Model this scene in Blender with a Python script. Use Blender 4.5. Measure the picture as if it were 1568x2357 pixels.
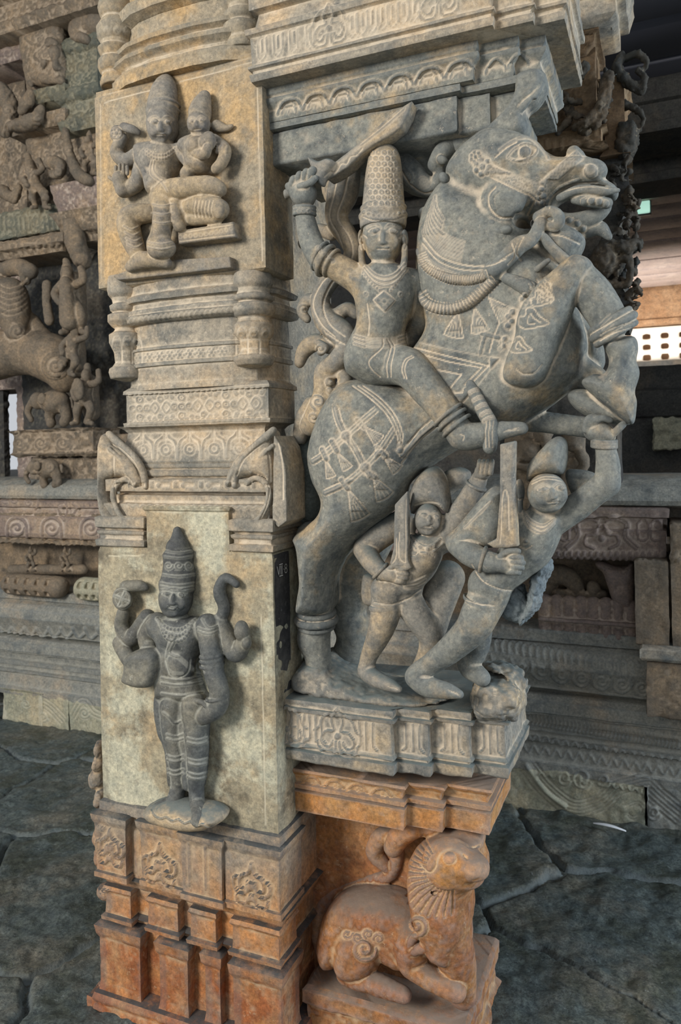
import bpy, math, random, os
import numpy as np
from mathutils import Matrix, Vector
random.seed(7); rng = np.random.default_rng(7)
for _o in list(bpy.data.objects): bpy.data.objects.remove(_o)
SC = bpy.context.scene; COL = SC.collection
QF = 1.0
# ---------------------------------------------------------------- camera
W_, H_ = 1568, 2357
FPX = 1750.0; PHI = math.atan(FPX/4050.0); ROLL = 0.021
PPX, PPY = 780.8, 1026.0
DV = np.array([-math.sin(PHI), math.cos(PHI), 0.0]); RV = np.array([math.cos(PHI), math.sin(PHI), 0.0]); UV = np.array([0, 0, 1.0])
CAMH = 1.70
CAM = np.array([2.1*math.sin(PHI)+.192*math.cos(PHI), -2.1*math.cos(PHI)+.192*math.sin(PHI), CAMH])
cd = bpy.data.cameras.new('camera'); cam = bpy.data.objects.new('camera', cd); COL.objects.link(cam); SC.camera = cam
cr, sr = math.cos(ROLL), math.sin(ROLL)
cx_ = RV*cr + UV*(-sr)*(-1)*0 ; 
# image right axis in the world: right = cos*R - (-)..., image up = cos*U + sin*R (the place leans to the left in the frame)
IR = RV*cr - UV*sr; IU = UV*cr + RV*sr
M = Matrix(((IR[0], IU[0], -DV[0], CAM[0]), (IR[1], IU[1], -DV[1], CAM[1]), (IR[2], IU[2], -DV[2], CAM[2]), (0, 0, 0, 1)))
cam.matrix_world = M
cd.sensor_fit = 'AUTO'; cd.sensor_width = 36.0; cd.lens = 36.0*FPX/H_
cd.shift_x = (W_/2-PPX)/H_; cd.shift_y = -(H_/2-PPY)/H_
cd.clip_start = .05; cd.clip_end = 200
def ray(px, py):
    wx = np.asarray(px, float)-PPX; wy = np.asarray(py, float)-PPY
    return wx/FPX, -wy/FPX
def P(px, py, Y):
    """pixel of the photograph -> world point on the upright plane y = Y"""
    a, b = ray(px, py)
    dx = DV[0]+a*IR[0]+b*IU[0]; dy = DV[1]+a*IR[1]+b*IU[1]; dz = a*IR[2]+b*IU[2]
    t = (Y-CAM[1])/dy
    return CAM[0]+t*dx, CAM[2]+t*dz
def S(px, py, Y):
    a, b = ray(px, py)
    dy = DV[1]+a*IR[1]+b*IU[1]
    return float(((Y-CAM[1])/dy)/FPX)
def PZ(px, py, Z):
    a, b = ray(px, py)
    dx = DV[0]+a*IR[0]+b*IU[0]; dy = DV[1]+a*IR[1]+b*IU[1]; dz = a*IR[2]+b*IU[2]
    t = (Z-CAM[2])/dz
    return CAM[0]+t*dx, CAM[1]+t*dy
def proj(x, y, z):
    x = np.asarray(x)-CAM[0]; y = np.asarray(y)-CAM[1]; z = np.asarray(z)-CAM[2]
    d = x*DV[0]+y*DV[1]
    a = (x*IR[0]+y*IR[1]+z*IR[2])/d; b = (x*IU[0]+y*IU[1]+z*IU[2])/d
    return PPX+a*FPX, PPY-b*FPX
# ---------------------------------------------------------------- light
SC.view_settings.view_transform = 'Standard'; SC.view_settings.look = 'None'
SC.view_settings.exposure = 0.0; SC.view_settings.gamma = 1.0; SC.view_settings.use_curve_mapping = False
wd = bpy.data.worlds.new('sky'); SC.world = wd; wd.use_nodes = True
bg = wd.node_tree.nodes['Background']; bg.inputs[0].default_value = (.90, .94, 1.0, 1); bg.inputs[1].default_value = .62
def area(name, loc, target, sx, sy, power, color):
    l = bpy.data.lights.new(name, 'AREA'); l.shape = 'RECTANGLE'; l.size = sx; l.size_y = sy; l.energy = power; l.color = color
    o = bpy.data.objects.new(name, l); COL.objects.link(o); o.location = loc
    o.rotation_euler = (Vector(target)-Vector(loc)).to_track_quat('-Z', 'Y').to_euler(); return o
area('courtyard_daylight', (-2.3, -4.9, 3.5), (.2, .1, 1.6), 1.5, 1.6, 350, (1.0, .94, .86))
area('side_opening_daylight', (6.5, .6, 2.6), (.3, .3, 1.5), 2.0, 2.4, 330, (.80, .90, 1.0))
# ---------------------------------------------------------------- naming helpers
def link(o, parent=None):
    COL.objects.link(o)
    if parent is not None: o.parent = parent
    return o
def tag(o, label=None, cat=None, group=None, kind=None):
    if label: o['label'] = label
    if cat: o['category'] = cat
    if group: o['group'] = group
    o['kind'] = kind or 'thing'
    return o
def thing(name, label, cat, loc=(0, 0, 0), group=None):
    o = bpy.data.objects.new(name, None); o.empty_display_size = .05; link(o); o.location = loc
    return tag(o, label, cat, group)
def setparent(o, root):
    o.parent = root; o.matrix_parent_inverse = Matrix.Translation(Vector(root.location)).inverted()
# ---------------------------------------------------------------- materials
def nodes(mat): return mat.node_tree.nodes, mat.node_tree.links
def stone(name, base, tan, dark, rough=.85, dustc=(.62, .53, .40), grain=.5, bump=.5, sc=1.0, point=.6, stain=None, lime=None, tanamt=.5, darkamt=.4, top=None):
    m = bpy.data.materials.new(name); m.use_nodes = True; N, L = nodes(m)
    b = N['Principled BSDF']; b.inputs['Roughness'].default_value = rough; b.inputs['Specular IOR Level'].default_value = .3
    g = N.new('ShaderNodeNewGeometry'); pos = g.outputs['Position']
    def noise(scale, detail=4, r=.55, off=(0, 0, 0), st=(1, 1, 1)):
        mp = N.new('ShaderNodeMapping'); mp.inputs['Location'].default_value = off; mp.inputs['Scale'].default_value = st; L.new(pos, mp.inputs[0])
        n = N.new('ShaderNodeTexNoise'); n.inputs['Scale'].default_value = scale; n.inputs['Detail'].default_value = detail; n.inputs['Roughness'].default_value = r
        L.new(mp.outputs[0], n.inputs['Vector']); return n.outputs['Fac']
    def rng_(v, a, c, lo=0., hi=1.):
        n = N.new('ShaderNodeMapRange'); n.inputs[1].default_value = a; n.inputs[2].default_value = c; n.inputs[3].default_value = lo; n.inputs[4].default_value = hi
        L.new(v, n.inputs[0]); return n.outputs[0]
    def mix(f, c1, c2, mode='MIX'):
        n = N.new('ShaderNodeMix'); n.data_type = 'RGBA'; n.blend_type = mode
        if isinstance(f, float): n.inputs[0].default_value = f
        else: L.new(f, n.inputs[0])
        for i, c in ((6, c1), (7, c2)):
            if isinstance(c, tuple): n.inputs[i].default_value = (*c, 1)
            else: L.new(c, n.inputs[i])
        return n.outputs[2]
    def mul(a, c):
        n = N.new('ShaderNodeMath'); n.operation = 'MULTIPLY'; L.new(a, n.inputs[0])
        if isinstance(c, float): n.inputs[1].default_value = c
        else: L.new(c, n.inputs[1])
        return n.outputs[0]
    col = mix(rng_(noise(3.2*sc, 6, .6), .62-.3*tanamt, .72-.2*tanamt), base, tan)
    col = mix(rng_(noise(6.5*sc, 6, .62, (3, 1, 7)), .66-.3*darkamt, .78-.25*darkamt, 0, .85), col, dark)
    if lime:
        col = mix(rng_(noise(4.5*sc, 8, .66, (9, 2, 4)), .47, .56, 0, .9), col, lime)
    if stain:                    # painted / rusty colour that lies low on the stone
        for (z0, z1, c, amt, ns) in stain:
            sx = N.new('ShaderNodeSeparateXYZ'); L.new(pos, sx.inputs[0])
            gz = rng_(sx.outputs[2], z0, z1, 0., 1.)
            col = mix(mul(gz, rng_(noise(ns, 6, .6, (z0*5, 1, 2)), .40, .58, 1-amt, 1.)), col, c)
    fine = noise(85, 6, .8, (1, 1, 1)); med = noise(26, 6, .7, (4, 1, 6))
    col = mix(grain, col, mix(rng_(fine, .36, .64), (.30, .30, .31), (1.62, 1.55, 1.45)), 'MULTIPLY')
    col = mix(grain, col, mix(rng_(med, .36, .64), (.62, .65, .68), (1.4, 1.32, 1.22)), 'MULTIPLY')
    col = mix(rng_(noise(48, 5, .85, (5, 5, 5)), .60, .68, 0, .6), col, dustc)
    at = N.new('ShaderNodeAttribute'); at.attribute_name = 'dust'
    col = mix(rng_(at.outputs['Fac'], 0, 1, 0, .85), col, dustc)
    if point:
        ac = N.new('ShaderNodeAttribute'); ac.attribute_name = 'cav'
        brk = rng_(noise(30, 4, .7, (2, 8, 3)), .35, .6, .35, 1.)
        col = mix(mul(mul(rng_(ac.outputs['Fac'], .06, .75), brk), min(.95, float(point)+.05)), col, dustc)
        col = mix(mul(rng_(ac.outputs['Fac'], -.08, -.7), .5*float(point)), col, tuple(min(1, c*1.25) for c in dark))
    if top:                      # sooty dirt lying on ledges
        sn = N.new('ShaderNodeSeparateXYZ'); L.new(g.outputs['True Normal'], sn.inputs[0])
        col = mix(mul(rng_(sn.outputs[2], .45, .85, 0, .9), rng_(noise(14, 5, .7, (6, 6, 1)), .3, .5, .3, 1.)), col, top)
    L.new(col, b.inputs['Base Color'])
    bn = N.new('ShaderNodeBump'); bn.inputs['Strength'].default_value = bump; bn.inputs['Distance'].default_value = .004
    hsum = N.new('ShaderNodeMath'); hsum.operation = 'ADD'; L.new(noise(75, 6, .78), hsum.inputs[0]); L.new(mul(noise(24, 3, .6), 1.2), hsum.inputs[1])
    L.new(hsum.outputs[0], bn.inputs['Height']); L.new(bn.outputs[0], b.inputs['Normal'])
    return m
def plain(name, c, rough=.6, emit=None, es=1.0):
    m = bpy.data.materials.new(name); m.use_nodes = True; b = m.node_tree.nodes['Principled BSDF']
    b.inputs['Base Color'].default_value = (*c, 1); b.inputs['Roughness'].default_value = rough
    if emit: b.inputs['Emission Color'].default_value = (*emit, 1); b.inputs['Emission Strength'].default_value = es
    return m
SAND = (.60, .51, .39)
M_grey = stone('grey_carved_stone', (.215, .225, .205), (.39, .31, .20), (.10, .115, .12), dustc=SAND, tanamt=.32, darkamt=.45, point=.8, sc=1.8)
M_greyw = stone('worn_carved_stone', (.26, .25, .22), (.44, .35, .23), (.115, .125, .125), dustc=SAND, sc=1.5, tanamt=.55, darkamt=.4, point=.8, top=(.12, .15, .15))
M_tan = stone('tan_panel_stone', (.30, .265, .20), (.42, .30, .16), (.17, .165, .14), dustc=(.62, .54, .42), tanamt=.6, darkamt=.45, sc=1.3)
M_mid = stone('ochre_grey_moulding_stone', (.31, .285, .235), (.46, .36, .24), (.15, .155, .145), dustc=(.66, .57, .44), tanamt=.5, darkamt=.5, sc=1.3)
M_lime = stone('limewashed_panel_stone', (.34, .31, .225), (.40, .31, .19), (.13, .115, .085), dustc=(.6, .55, .42), tanamt=.4, darkamt=.45, lime=(.47, .47, .37), sc=1.3)
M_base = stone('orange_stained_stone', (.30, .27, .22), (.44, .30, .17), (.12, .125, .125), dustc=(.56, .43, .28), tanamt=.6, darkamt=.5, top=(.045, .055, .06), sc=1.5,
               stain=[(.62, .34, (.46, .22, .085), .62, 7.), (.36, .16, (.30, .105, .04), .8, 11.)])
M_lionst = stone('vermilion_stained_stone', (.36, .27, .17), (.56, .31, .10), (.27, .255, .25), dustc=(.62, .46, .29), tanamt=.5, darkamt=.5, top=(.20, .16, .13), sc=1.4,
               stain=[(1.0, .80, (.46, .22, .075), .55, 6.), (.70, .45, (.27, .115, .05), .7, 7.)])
M_black = stone('soot_blackened_stone', (.05, .052, .058), (.10, .10, .10), (.02, .02, .022), dustc=(.35, .36, .37), tanamt=.4, darkamt=.5, point=.4, rough=.6)
M_bgtan = stone('brown_temple_stone', (.19, .155, .115), (.28, .215, .145), (.10, .09, .075), dustc=(.42, .34, .25), tanamt=.5, darkamt=.4, point=.8)
M_bgred = stone('reddish_temple_stone', (.25, .20, .175), (.36, .28, .21), (.15, .125, .12), dustc=(.52, .44, .37), tanamt=.4, darkamt=.4, point=.8)
M_bgpale = stone('pale_green_plinth_stone', (.33, .33, .25), (.42, .38, .27), (.24, .26, .21), dustc=(.52, .50, .40), tanamt=.4, darkamt=.4)
M_bgcool = stone('cool_grey_temple_stone', (.25, .26, .24), (.34, .30, .24), (.14, .16, .165), dustc=(.36, .36, .32), tanamt=.4, darkamt=.4)
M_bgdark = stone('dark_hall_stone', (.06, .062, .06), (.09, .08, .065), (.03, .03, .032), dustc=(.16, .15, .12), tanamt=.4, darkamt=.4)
# ---------------------------------------------------------------- painted relief heights, in photograph pixels
HMAP = {}
def hm(layer):
    if layer not in HMAP: HMAP[layer] = [np.zeros((H_, W_), np.float32), np.zeros((H_, W_), np.float32)]
    return HMAP[layer]
def cr_curve(pts, n=8, closed=False):
    p = np.asarray(pts, float); m = len(p); out = []
    rngi = range(m) if closed else range(m-1)
    for i in rngi:
        if closed: a, b, c, d = p[(i-1) % m], p[i], p[(i+1) % m], p[(i+2) % m]
        else: a, b, c, d = p[max(i-1, 0)], p[i], p[i+1], p[min(i+2, m-1)]
        for k in range(n):
            t = k/n
            out.append(.5*((2*b)+(-a+c)*t+(2*a-5*b+4*c-d)*t*t+(-a+3*b-3*c+d)*t**3))
    if not closed: out.append(p[-1])
    return np.array(out)
def _pd(layer, pts, w):
    p = np.asarray(pts, float)
    x0 = int(max(p[:, 0].min()-w*2-2, 0)); x1 = int(min(p[:, 0].max()+w*2+3, W_)); y0 = int(max(p[:, 1].min()-w*2-2, 0)); y1 = int(min(p[:, 1].max()+w*2+3, H_))
    if x1-x0 < 2 or y1-y0 < 2: return None
    yy, xx = np.mgrid[y0:y1, x0:x1].astype(np.float32)
    d = np.full(xx.shape, 1e9, np.float32)
    if len(p) == 1: d = np.hypot(xx-p[0, 0], yy-p[0, 1])
    for i in range(len(p)-1):
        a, b = p[i], p[i+1]; e = b-a; L2 = max(e@e, 1e-9)
        t = np.clip(((xx-a[0])*e[0]+(yy-a[1])*e[1])/L2, 0, 1)
        d = np.minimum(d, np.hypot(xx-a[0]-t*e[0], yy-a[1]-t*e[1]))
    return (slice(y0, y1), slice(x0, x1)), d
def ln(layer, pts, w=3., h=.0025, smooth=True, closed=False, dust=None):
    """h>0 a raised line, h<0 an incised line (holding pale dust); w half-width in pixels"""
    if closed and not smooth: pts = list(pts)+[pts[0]]
    if smooth and len(pts) > 2: pts = cr_curve(pts, 6, closed)
    if closed and smooth: pts = np.vstack([pts, pts[:1]])
    r = _pd(layer, pts, w)
    if r is None: return
    sl, d = r; A, D = hm(layer)
    prof = np.clip(1-(d/w)**2, 0, 1)
    if h > 0:
        A[sl] = np.where(prof > 0, np.maximum(A[sl], h*prof), A[sl])
        if dust is None: dust = 0
        if dust: D[sl] = np.maximum(D[sl], dust*np.clip(1.6-np.abs(d-w)/1.6, 0, 1))
    else:
        A[sl] = np.minimum(A[sl], h*prof)
        if dust is None: dust = .75
        D[sl] = np.maximum(D[sl], dust*np.clip(1.3-d/w, 0, 1))
def dot(layer, x, y, r, h=.004, ringw=0, dust=.5):
    rr = _pd(layer, [(x, y)], r)
    if rr is None: return
    sl, d = rr; A, D = hm(layer)
    if ringw:
        ring = np.clip(1-((d-r*.8)/ringw)**2, 0, 1); A[sl] = np.where(ring > 0, np.maximum(A[sl], h*ring), A[sl])
        core = np.clip(1-(d/(r*.4))**2, 0, 1); A[sl] = np.maximum(A[sl], h*.7*core)
    else:
        A[sl] = np.maximum(A[sl], h*np.sqrt(np.clip(1-(d/r)**2, 0, 1)))
    D[sl] = np.maximum(D[sl], dust*np.clip(1.5-np.abs(d-r)/1.5, 0, 1))
def beads(layer, pts, r=4., step=None, h=.004, dust=.5, smooth=True, ringw=0):
    c = cr_curve(pts, 12) if smooth and len(pts) > 2 else np.asarray(pts, float)
    seg = np.hypot(*(np.diff(c, axis=0).T)); s = np.r_[0, np.cumsum(seg)]; n = max(int(s[-1]/(step or 2.1*r)), 1)
    for q in np.linspace(0, s[-1], n+1): dot(layer, np.interp(q, s, c[:, 0]), np.interp(q, s, c[:, 1]), r, h, ringw, dust)
def area_h(layer, poly, h, edge=3., dust=.4, smooth=False):
    """raise (or sink) the inside of an outline"""
    p = cr_curve(poly, 5, True) if smooth else np.asarray(poly, float)
    q = np.vstack([p, p[:1]]); r = _pd(layer, q, edge)
    if r is None: return
    sl, d = r; y0, x0 = sl[0].start, sl[1].start
    yy, xx = np.mgrid[sl[0], sl[1]]; ins = np.zeros(d.shape, bool)
    for i in range(len(p)):
        a, b = p[i], p[(i+1) % len(p)]
        if a[1] == b[1]: continue
        c = ((a[1] > yy) != (b[1] > yy)) & (xx < (b[0]-a[0])*(yy-a[1])/(b[1]-a[1])+a[0]); ins ^= c
    A, D = hm(layer); A[sl] += np.where(ins, h*np.clip(d/edge, 0, 1), 0)
    D[sl] = np.maximum(D[sl], dust*np.clip(1.4-d/1.8, 0, 1))
def spiral(layer, x, y, r, turns=1.6, a0=0., sgn=1, w=2.4, h=.003, dust=.4):
    t = np.linspace(0, 1, 22); an = a0+sgn*t*turns*6.283; rr = r*(1-t*.85)
    ln(layer, np.c_[x+rr*np.cos(an), y+rr*np.sin(an)], w, h, smooth=False, dust=dust)
def tassel(layer, x, y, L, ang, spread, n=5, w0=5, h=.004):
    """fan of carved threads under a knot"""
    for i in range(n+1):
        a = ang+spread*(i/n-.5)
        ln(layer, [(x, y), (x+math.cos(a)*L, y+math.sin(a)*L)], 1.8, -.003, smooth=False, dust=.75)
    a0, a1 = ang-spread/2, ang+spread/2
    ends = [(x+math.cos(a0+(a1-a0)*t)*L*1.0, y+math.sin(a0+(a1-a0)*t)*L*1.0) for t in np.linspace(0, 1, 7)]
    area_h(layer, [(x, y)]+ends, h, 3, .6)
    ln(layer, ends, 1.8, -.003, smooth=False)
# ---------------------------------------------------------------- lattice noise
_lat = rng.random((32, 32, 32)).astype(np.float32)
def vnoise(p, scale):
    q = p*scale; i = np.floor(q).astype(int); f = (q-i).astype(np.float32); f = f*f*(3-2*f); i &= 31; j = (i+1) & 31
    x0, y0, z0 = i.T; x1, y1, z1 = j.T; fx, fy, fz = f.T
    def L_(a, b, t): return a+(b-a)*t
    return L_(L_(L_(_lat[x0, y0, z0], _lat[x1, y0, z0], fx), L_(_lat[x0, y1, z0], _lat[x1, y1, z0], fx), fy),
              L_(L_(_lat[x0, y0, z1], _lat[x1, y0, z1], fx), L_(_lat[x0, y1, z1], _lat[x1, y1, z1], fx), fy), fz)-.5
# ---------------------------------------------------------------- mesh out
PENDING = []
def carve_all():
    """cut the drawn ornament into every surface of its layer"""
    for me, V, vn, layer, F in PENDING:
        A, D = hm(layer); px, py = proj(V[:, 0], V[:, 1], V[:, 2])
        vw = CAM-V; vw /= np.linalg.norm(vw, axis=1, keepdims=True); face = np.clip((vn*vw).sum(1)*2.2-.1, 0, 1)
        ix = np.clip(px, 0, W_-2); iy = np.clip(py, 0, H_-2); i0 = ix.astype(int); j0 = iy.astype(int); fx = ix-i0; fy = iy-j0
        ok = (px >= 0) & (px < W_-1) & (py >= 0) & (py < H_-1)
        def bl(T): return (T[j0, i0]*(1-fx)+T[j0, i0+1]*fx)*(1-fy)+(T[j0+1, i0]*(1-fx)+T[j0+1, i0+1]*fx)*fy
        V = V+vn*np.where(ok, bl(A)*face, 0)[:, None]; dust = np.where(ok, bl(D)*face, 0).astype(np.float32)
        n0 = len(me.vertices)
        E1 = np.concatenate([F[:, k] for k in range(F.shape[1])]); E2 = np.concatenate([F[:, (k+1) % F.shape[1]] for k in range(F.shape[1])])
        deg = np.maximum(np.bincount(E1, minlength=len(V))+np.bincount(E2, minlength=len(V)), 1); W = V.copy(); cav = np.zeros(len(V))
        es = float(np.median(np.linalg.norm(V[E1[::37]]-V[E2[::37]], axis=1)))
        for it in range(18):
            W = np.stack([(np.bincount(E1, W[E2, q], len(V))+np.bincount(E2, W[E1, q], len(V)))/deg for q in range(3)], 1)
            if it == 1: cav += np.clip(((W-V)*vn).sum(1)/(es*.16), -1, 1)*.45
        cav += np.clip(((W-V)*vn).sum(1)/(es*.9), -1, 1)*.7
        at = me.attributes.new('cav', 'FLOAT', 'POINT'); at.data.foreach_set('value', cav[:n0].astype(np.float32))
        me.vertices.foreach_set('co', V[:n0].astype(np.float32).ravel())
        at = me.attributes.new('dust', 'FLOAT', 'POINT'); at.data.foreach_set('value', dust[:n0]); me.update()
    PENDING.clear(); HMAP.clear()
def make_mesh(name, V, F, mat, parent=None, layer=None, wear=.0012, wscale=28., smooth=True, disp=True, autos=False):
    V = np.asarray(V, np.float64); F = np.asarray(F)
    me = bpy.data.meshes.new(name)
    n = F.shape[1]
    me.vertices.add(len(V)); me.loops.add(F.size); me.polygons.add(len(F))
    # normals
    a = V[F[:, 0]]; b = V[F[:, 1]]; c = V[F[:, 2]]; d = V[F[:, -1]]
    fn = np.cross(c-a, d-b) if n == 4 else np.cross(b-a, c-a)
    vn = np.zeros_like(V)
    for k in range(n):
        for ax in range(3): vn[:, ax] += np.bincount(F[:, k], fn[:, ax], len(V))
    vn /= np.maximum(np.linalg.norm(vn, axis=1, keepdims=True), 1e-12)
    if layer: PENDING.append(None)
    if disp and wear: V = V+vn*(wear*(vnoise(V, wscale)*1.6+vnoise(V+3.3, wscale*2.7)))[:, None]
    if layer: PENDING[-1] = (me, V, vn, layer, F)
    me.vertices.foreach_set('co', V.astype(np.float32).ravel())
    me.loops.foreach_set('vertex_index', F.astype(np.int32).ravel())
    me.polygons.foreach_set('loop_start', np.arange(0, F.size, n, dtype=np.int32))
    me.polygons.foreach_set('loop_total', np.full(len(F), n, np.int32))
    if smooth: me.polygons.foreach_set('use_smooth', np.ones(len(F), bool))
    me.update(calc_edges=True)
    me.materials.append(mat)
    o = bpy.data.objects.new(name, me); link(o)
    if autos:
        me.shade_auto = True if hasattr(me, 'shade_auto') else None
    if parent is not None: setparent(o, parent)
    return o
# ---------------------------------------------------------------- solid modelling on a distance grid
class Vol:
    def __init__(s, pxa, pya, pxb, pyb, y0, y1, h=.0032):
        s.h = h = h*QF
        xs = [P(a, b, y)[0] for a in (pxa, pxb) for b in (pya, pyb) for y in (y0, y1)]; zs = [P(a, b, y)[1] for a in (pxa, pxb) for b in (pya, pyb) for y in (y0, y1)]
        s.x = np.arange(min(xs), max(xs)+h, h); s.y = np.arange(y0, y1+h, h); s.z = np.arange(min(zs), max(zs)+h, h)
        s.D = np.full((len(s.x), len(s.y), len(s.z)), .06, np.float32)
    def sl(s, lo, hi, pad):
        r = []
        for ax, a, b in ((s.x, lo[0], hi[0]), (s.y, lo[1], hi[1]), (s.z, lo[2], hi[2])):
            i = int(np.searchsorted(ax, a-pad)); j = int(np.searchsorted(ax, b+pad))
            if j <= i: return None
            r.append(slice(i, j))
        return tuple(r)
    def put(s, sl, d, k, op):
        A = s.D[sl]; d = d.astype(np.float32)
        if op == 'sub':
            d = -d
            if k: hh = np.maximum(k-np.abs(A-d), 0)/k; A[...] = np.maximum(A, d)+hh*hh*k*.25
            else: A[...] = np.maximum(A, d)
        else:
            if k: hh = np.maximum(k-np.abs(A-d), 0)/k; A[...] = np.minimum(A, d)-hh*hh*k*.25
            else: A[...] = np.minimum(A, d)
    def cone(s, a, ra, b, rb, k=.006, op='add', sy=1.0):
        a = np.array(a, float); b = np.array(b, float); pad = max(ra, rb)+k+.012
        sl = s.sl(np.minimum(a, b), np.maximum(a, b), pad)
        if sl is None: return
        X = s.x[sl[0]][:, None, None]; Y = s.y[sl[1]][None, :, None]; Z = s.z[sl[2]][None, None, :]
        e = b-a; L2 = max(float(e@e), 1e-12)
        t = np.clip(((X-a[0])*e[0]+(Y-a[1])*e[1]+(Z-a[2])*e[2])/L2, 0, 1)
        d = np.sqrt((X-a[0]-t*e[0])**2+((Y-a[1]-t*e[1])/sy)**2+(Z-a[2]-t*e[2])**2)-(ra+(rb-ra)*t)
        s.put(sl, d*min(1, sy), k, op)
    def ch(s, pts, k=.006, op='add', smooth=True, sy=1.0, n=5):
        """limb: list of (px, py, Y, radius in px)"""
        q = np.asarray(pts, float)
        if smooth and len(q) > 2: q = cr_curve(q, n)
        for i in range(len(q)-1):
            a, b = q[i], q[i+1]
            xa, za = P(a[0], a[1], a[2]); xb, zb = P(b[0], b[1], b[2])
            s.cone((xa, a[2], za), a[3]*S(a[0], a[1], a[2]), (xb, b[2], zb), b[3]*S(b[0], b[1], b[2]), k if i == 0 or not smooth else min(k, .002), op, sy)
    def ell(s, px, py, Y, rx, rz, ry=None, ang=0., k=.006, op='add'):
        """ellipsoid: radii in px; ry is the radius into the stone; ang tilts it in the picture plane (degrees, clockwise)"""
        x, z = P(px, py, Y); sc = S(px, py, Y); rx *= sc; rz *= sc; ry = (ry*sc) if ry else rx
        R = max(rx, ry, rz); sl = s.sl((x-R, Y-ry, z-R), (x+R, Y+ry, z+R), k+.012)
        if sl is None: return
        X = s.x[sl[0]][:, None, None]-x; Yv = s.y[sl[1]][None, :, None]-Y; Z = s.z[sl[2]][None, None, :]-z
        c, q = math.cos(math.radians(ang)), math.sin(math.radians(ang))
        U = (X*c-Z*q)/rx; V = (X*q+Z*c)/rz; Wd = Yv/ry
        k0 = np.sqrt(U*U+V*V+Wd*Wd); k1 = np.sqrt((U/rx)**2+(V/rz)**2+(Wd/ry)**2)+1e-9
        s.put(sl, k0*(k0-1)/k1, k, op)
    def poly2(s, poly, Y, smooth, pad):
        p = cr_curve(poly, 6, True) if smooth else np.asarray(poly, float)
        x, z = P(p[:, 0], p[:, 1], Y); sl = s.sl((x.min(), Y, z.min()), (x.max(), Y, z.max()), pad)
        if sl is None: return None
        X = s.x[sl[0]][:, None]; Z = s.z[sl[2]][None, :]; d = np.full((X.shape[0], Z.shape[1]), 1e9); ins = np.zeros(d.shape, bool); n = len(x)
        for i in range(n):
            ax, az, bx, bz = x[i], z[i], x[(i+1) % n], z[(i+1) % n]; ex, ez = bx-ax, bz-az; L2 = max(ex*ex+ez*ez, 1e-12)
            t = np.clip(((X-ax)*ex+(Z-az)*ez)/L2, 0, 1); d = np.minimum(d, (X-ax-t*ex)**2+(Z-az-t*ez)**2)
            if az != bz: ins ^= ((az > Z) != (bz > Z)) & (X < (bx-ax)*(Z-az)/(bz-az)+ax)
        return sl, np.where(ins, -1, 1)*np.sqrt(d)
    def puff(s, poly, Y, T, R, k=.006, op='add', smooth=True, tilt=0.):
        """outline in photo pixels at depth Y, rounded to half-thickness T (m) with edge radius R (m)"""
        pad = k+.012; r = s.poly2(poly, Y, smooth, pad)
        if r is None: return
        sl, d2 = r
        ys = s.sl((s.x[0], Y-T, s.z[0]), (s.x[-1], Y+T, s.z[-1]), pad)
        if ys is None: return
        sl = (sl[0], ys[1], sl[2]); q = np.maximum(d2+R, 0)[:, None, :]/R; Yv = (s.y[sl[1]]-Y)[None, :, None]/T
        e = np.sqrt(q*q+Yv*Yv)-1
        d = np.where(q > .999, np.where(e > 0, e*min(R, T), e*min(R, T)), e*min(R, T))
        s.put(sl, d, k, op)
    def slab(s, poly, ya, yb, k=.003, op='add', smooth=False, r=.003):
        """straight-sided slab between depths ya and yb"""
        Y = min(ya, yb); rr = s.poly2(poly, Y, smooth, k+.012)
        if rr is None: return
        sl, d2 = rr; Yc = (ya+yb)/2; T = abs(yb-ya)/2
        ys = s.sl((s.x[0], Yc-T, s.z[0]), (s.x[-1], Yc+T, s.z[-1]), k+.012)
        sl = (sl[0], ys[1], sl[2]); a = (d2+r)[:, None, :]; b = (np.abs(s.y[sl[1]]-Yc)-T+r)[None, :, None]
        d = np.minimum(np.maximum(a, b), 0)+np.sqrt(np.maximum(a, 0)**2+np.maximum(b, 0)**2)-r
        s.put(sl, d, k, op)
    def box(s, x0, x1, y0, y1, z0, z1, k=.002, op='add', r=.003):
        sl = s.sl((x0, y0, z0), (x1, y1, z1), k+.012)
        if sl is None: return
        X = np.abs(s.x[sl[0]]-(x0+x1)/2)[:, None, None]-(x1-x0)/2+r; Y = np.abs(s.y[sl[1]]-(y0+y1)/2)[None, :, None]-(y1-y0)/2+r; Z = np.abs(s.z[sl[2]]-(z0+z1)/2)[None, None, :]-(z1-z0)/2+r
        d = np.minimum(np.maximum(np.maximum(X, Y), Z), 0)+np.sqrt(np.maximum(X, 0)**2+np.maximum(Y, 0)**2+np.maximum(Z, 0)**2)-r
        s.put(sl, d, k, op)
    def torus(s, px, py, Y, R, r, ang, k=.002, tilt=.25, sy=1.0):
        """bangle round a limb whose direction in the picture is ang (degrees, 0 = right, 90 = down)"""
        x, z = P(px, py, Y); sc = S(px, py, Y); R *= sc; r *= sc
        a = math.radians(ang); ax = np.array([math.cos(a), tilt, -math.sin(a)]); ax /= np.linalg.norm(ax)
        sl = s.sl((x-R, Y-R, z-R), (x+R, Y+R, z+R), r+k+.012)
        if sl is None: return
        X = s.x[sl[0]][:, None, None]-x; Yv = (s.y[sl[1]][None, :, None]-Y)/sy; Z = s.z[sl[2]][None, None, :]-z
        h = X*ax[0]+Yv*ax[1]+Z*ax[2]; rad = np.sqrt(np.maximum(X*X+Yv*Yv+Z*Z-h*h, 0))
        s.put(sl, np.sqrt((rad-R)**2+h*h)-r, k, 'add')
    def fr(s, Y): pass
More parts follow.
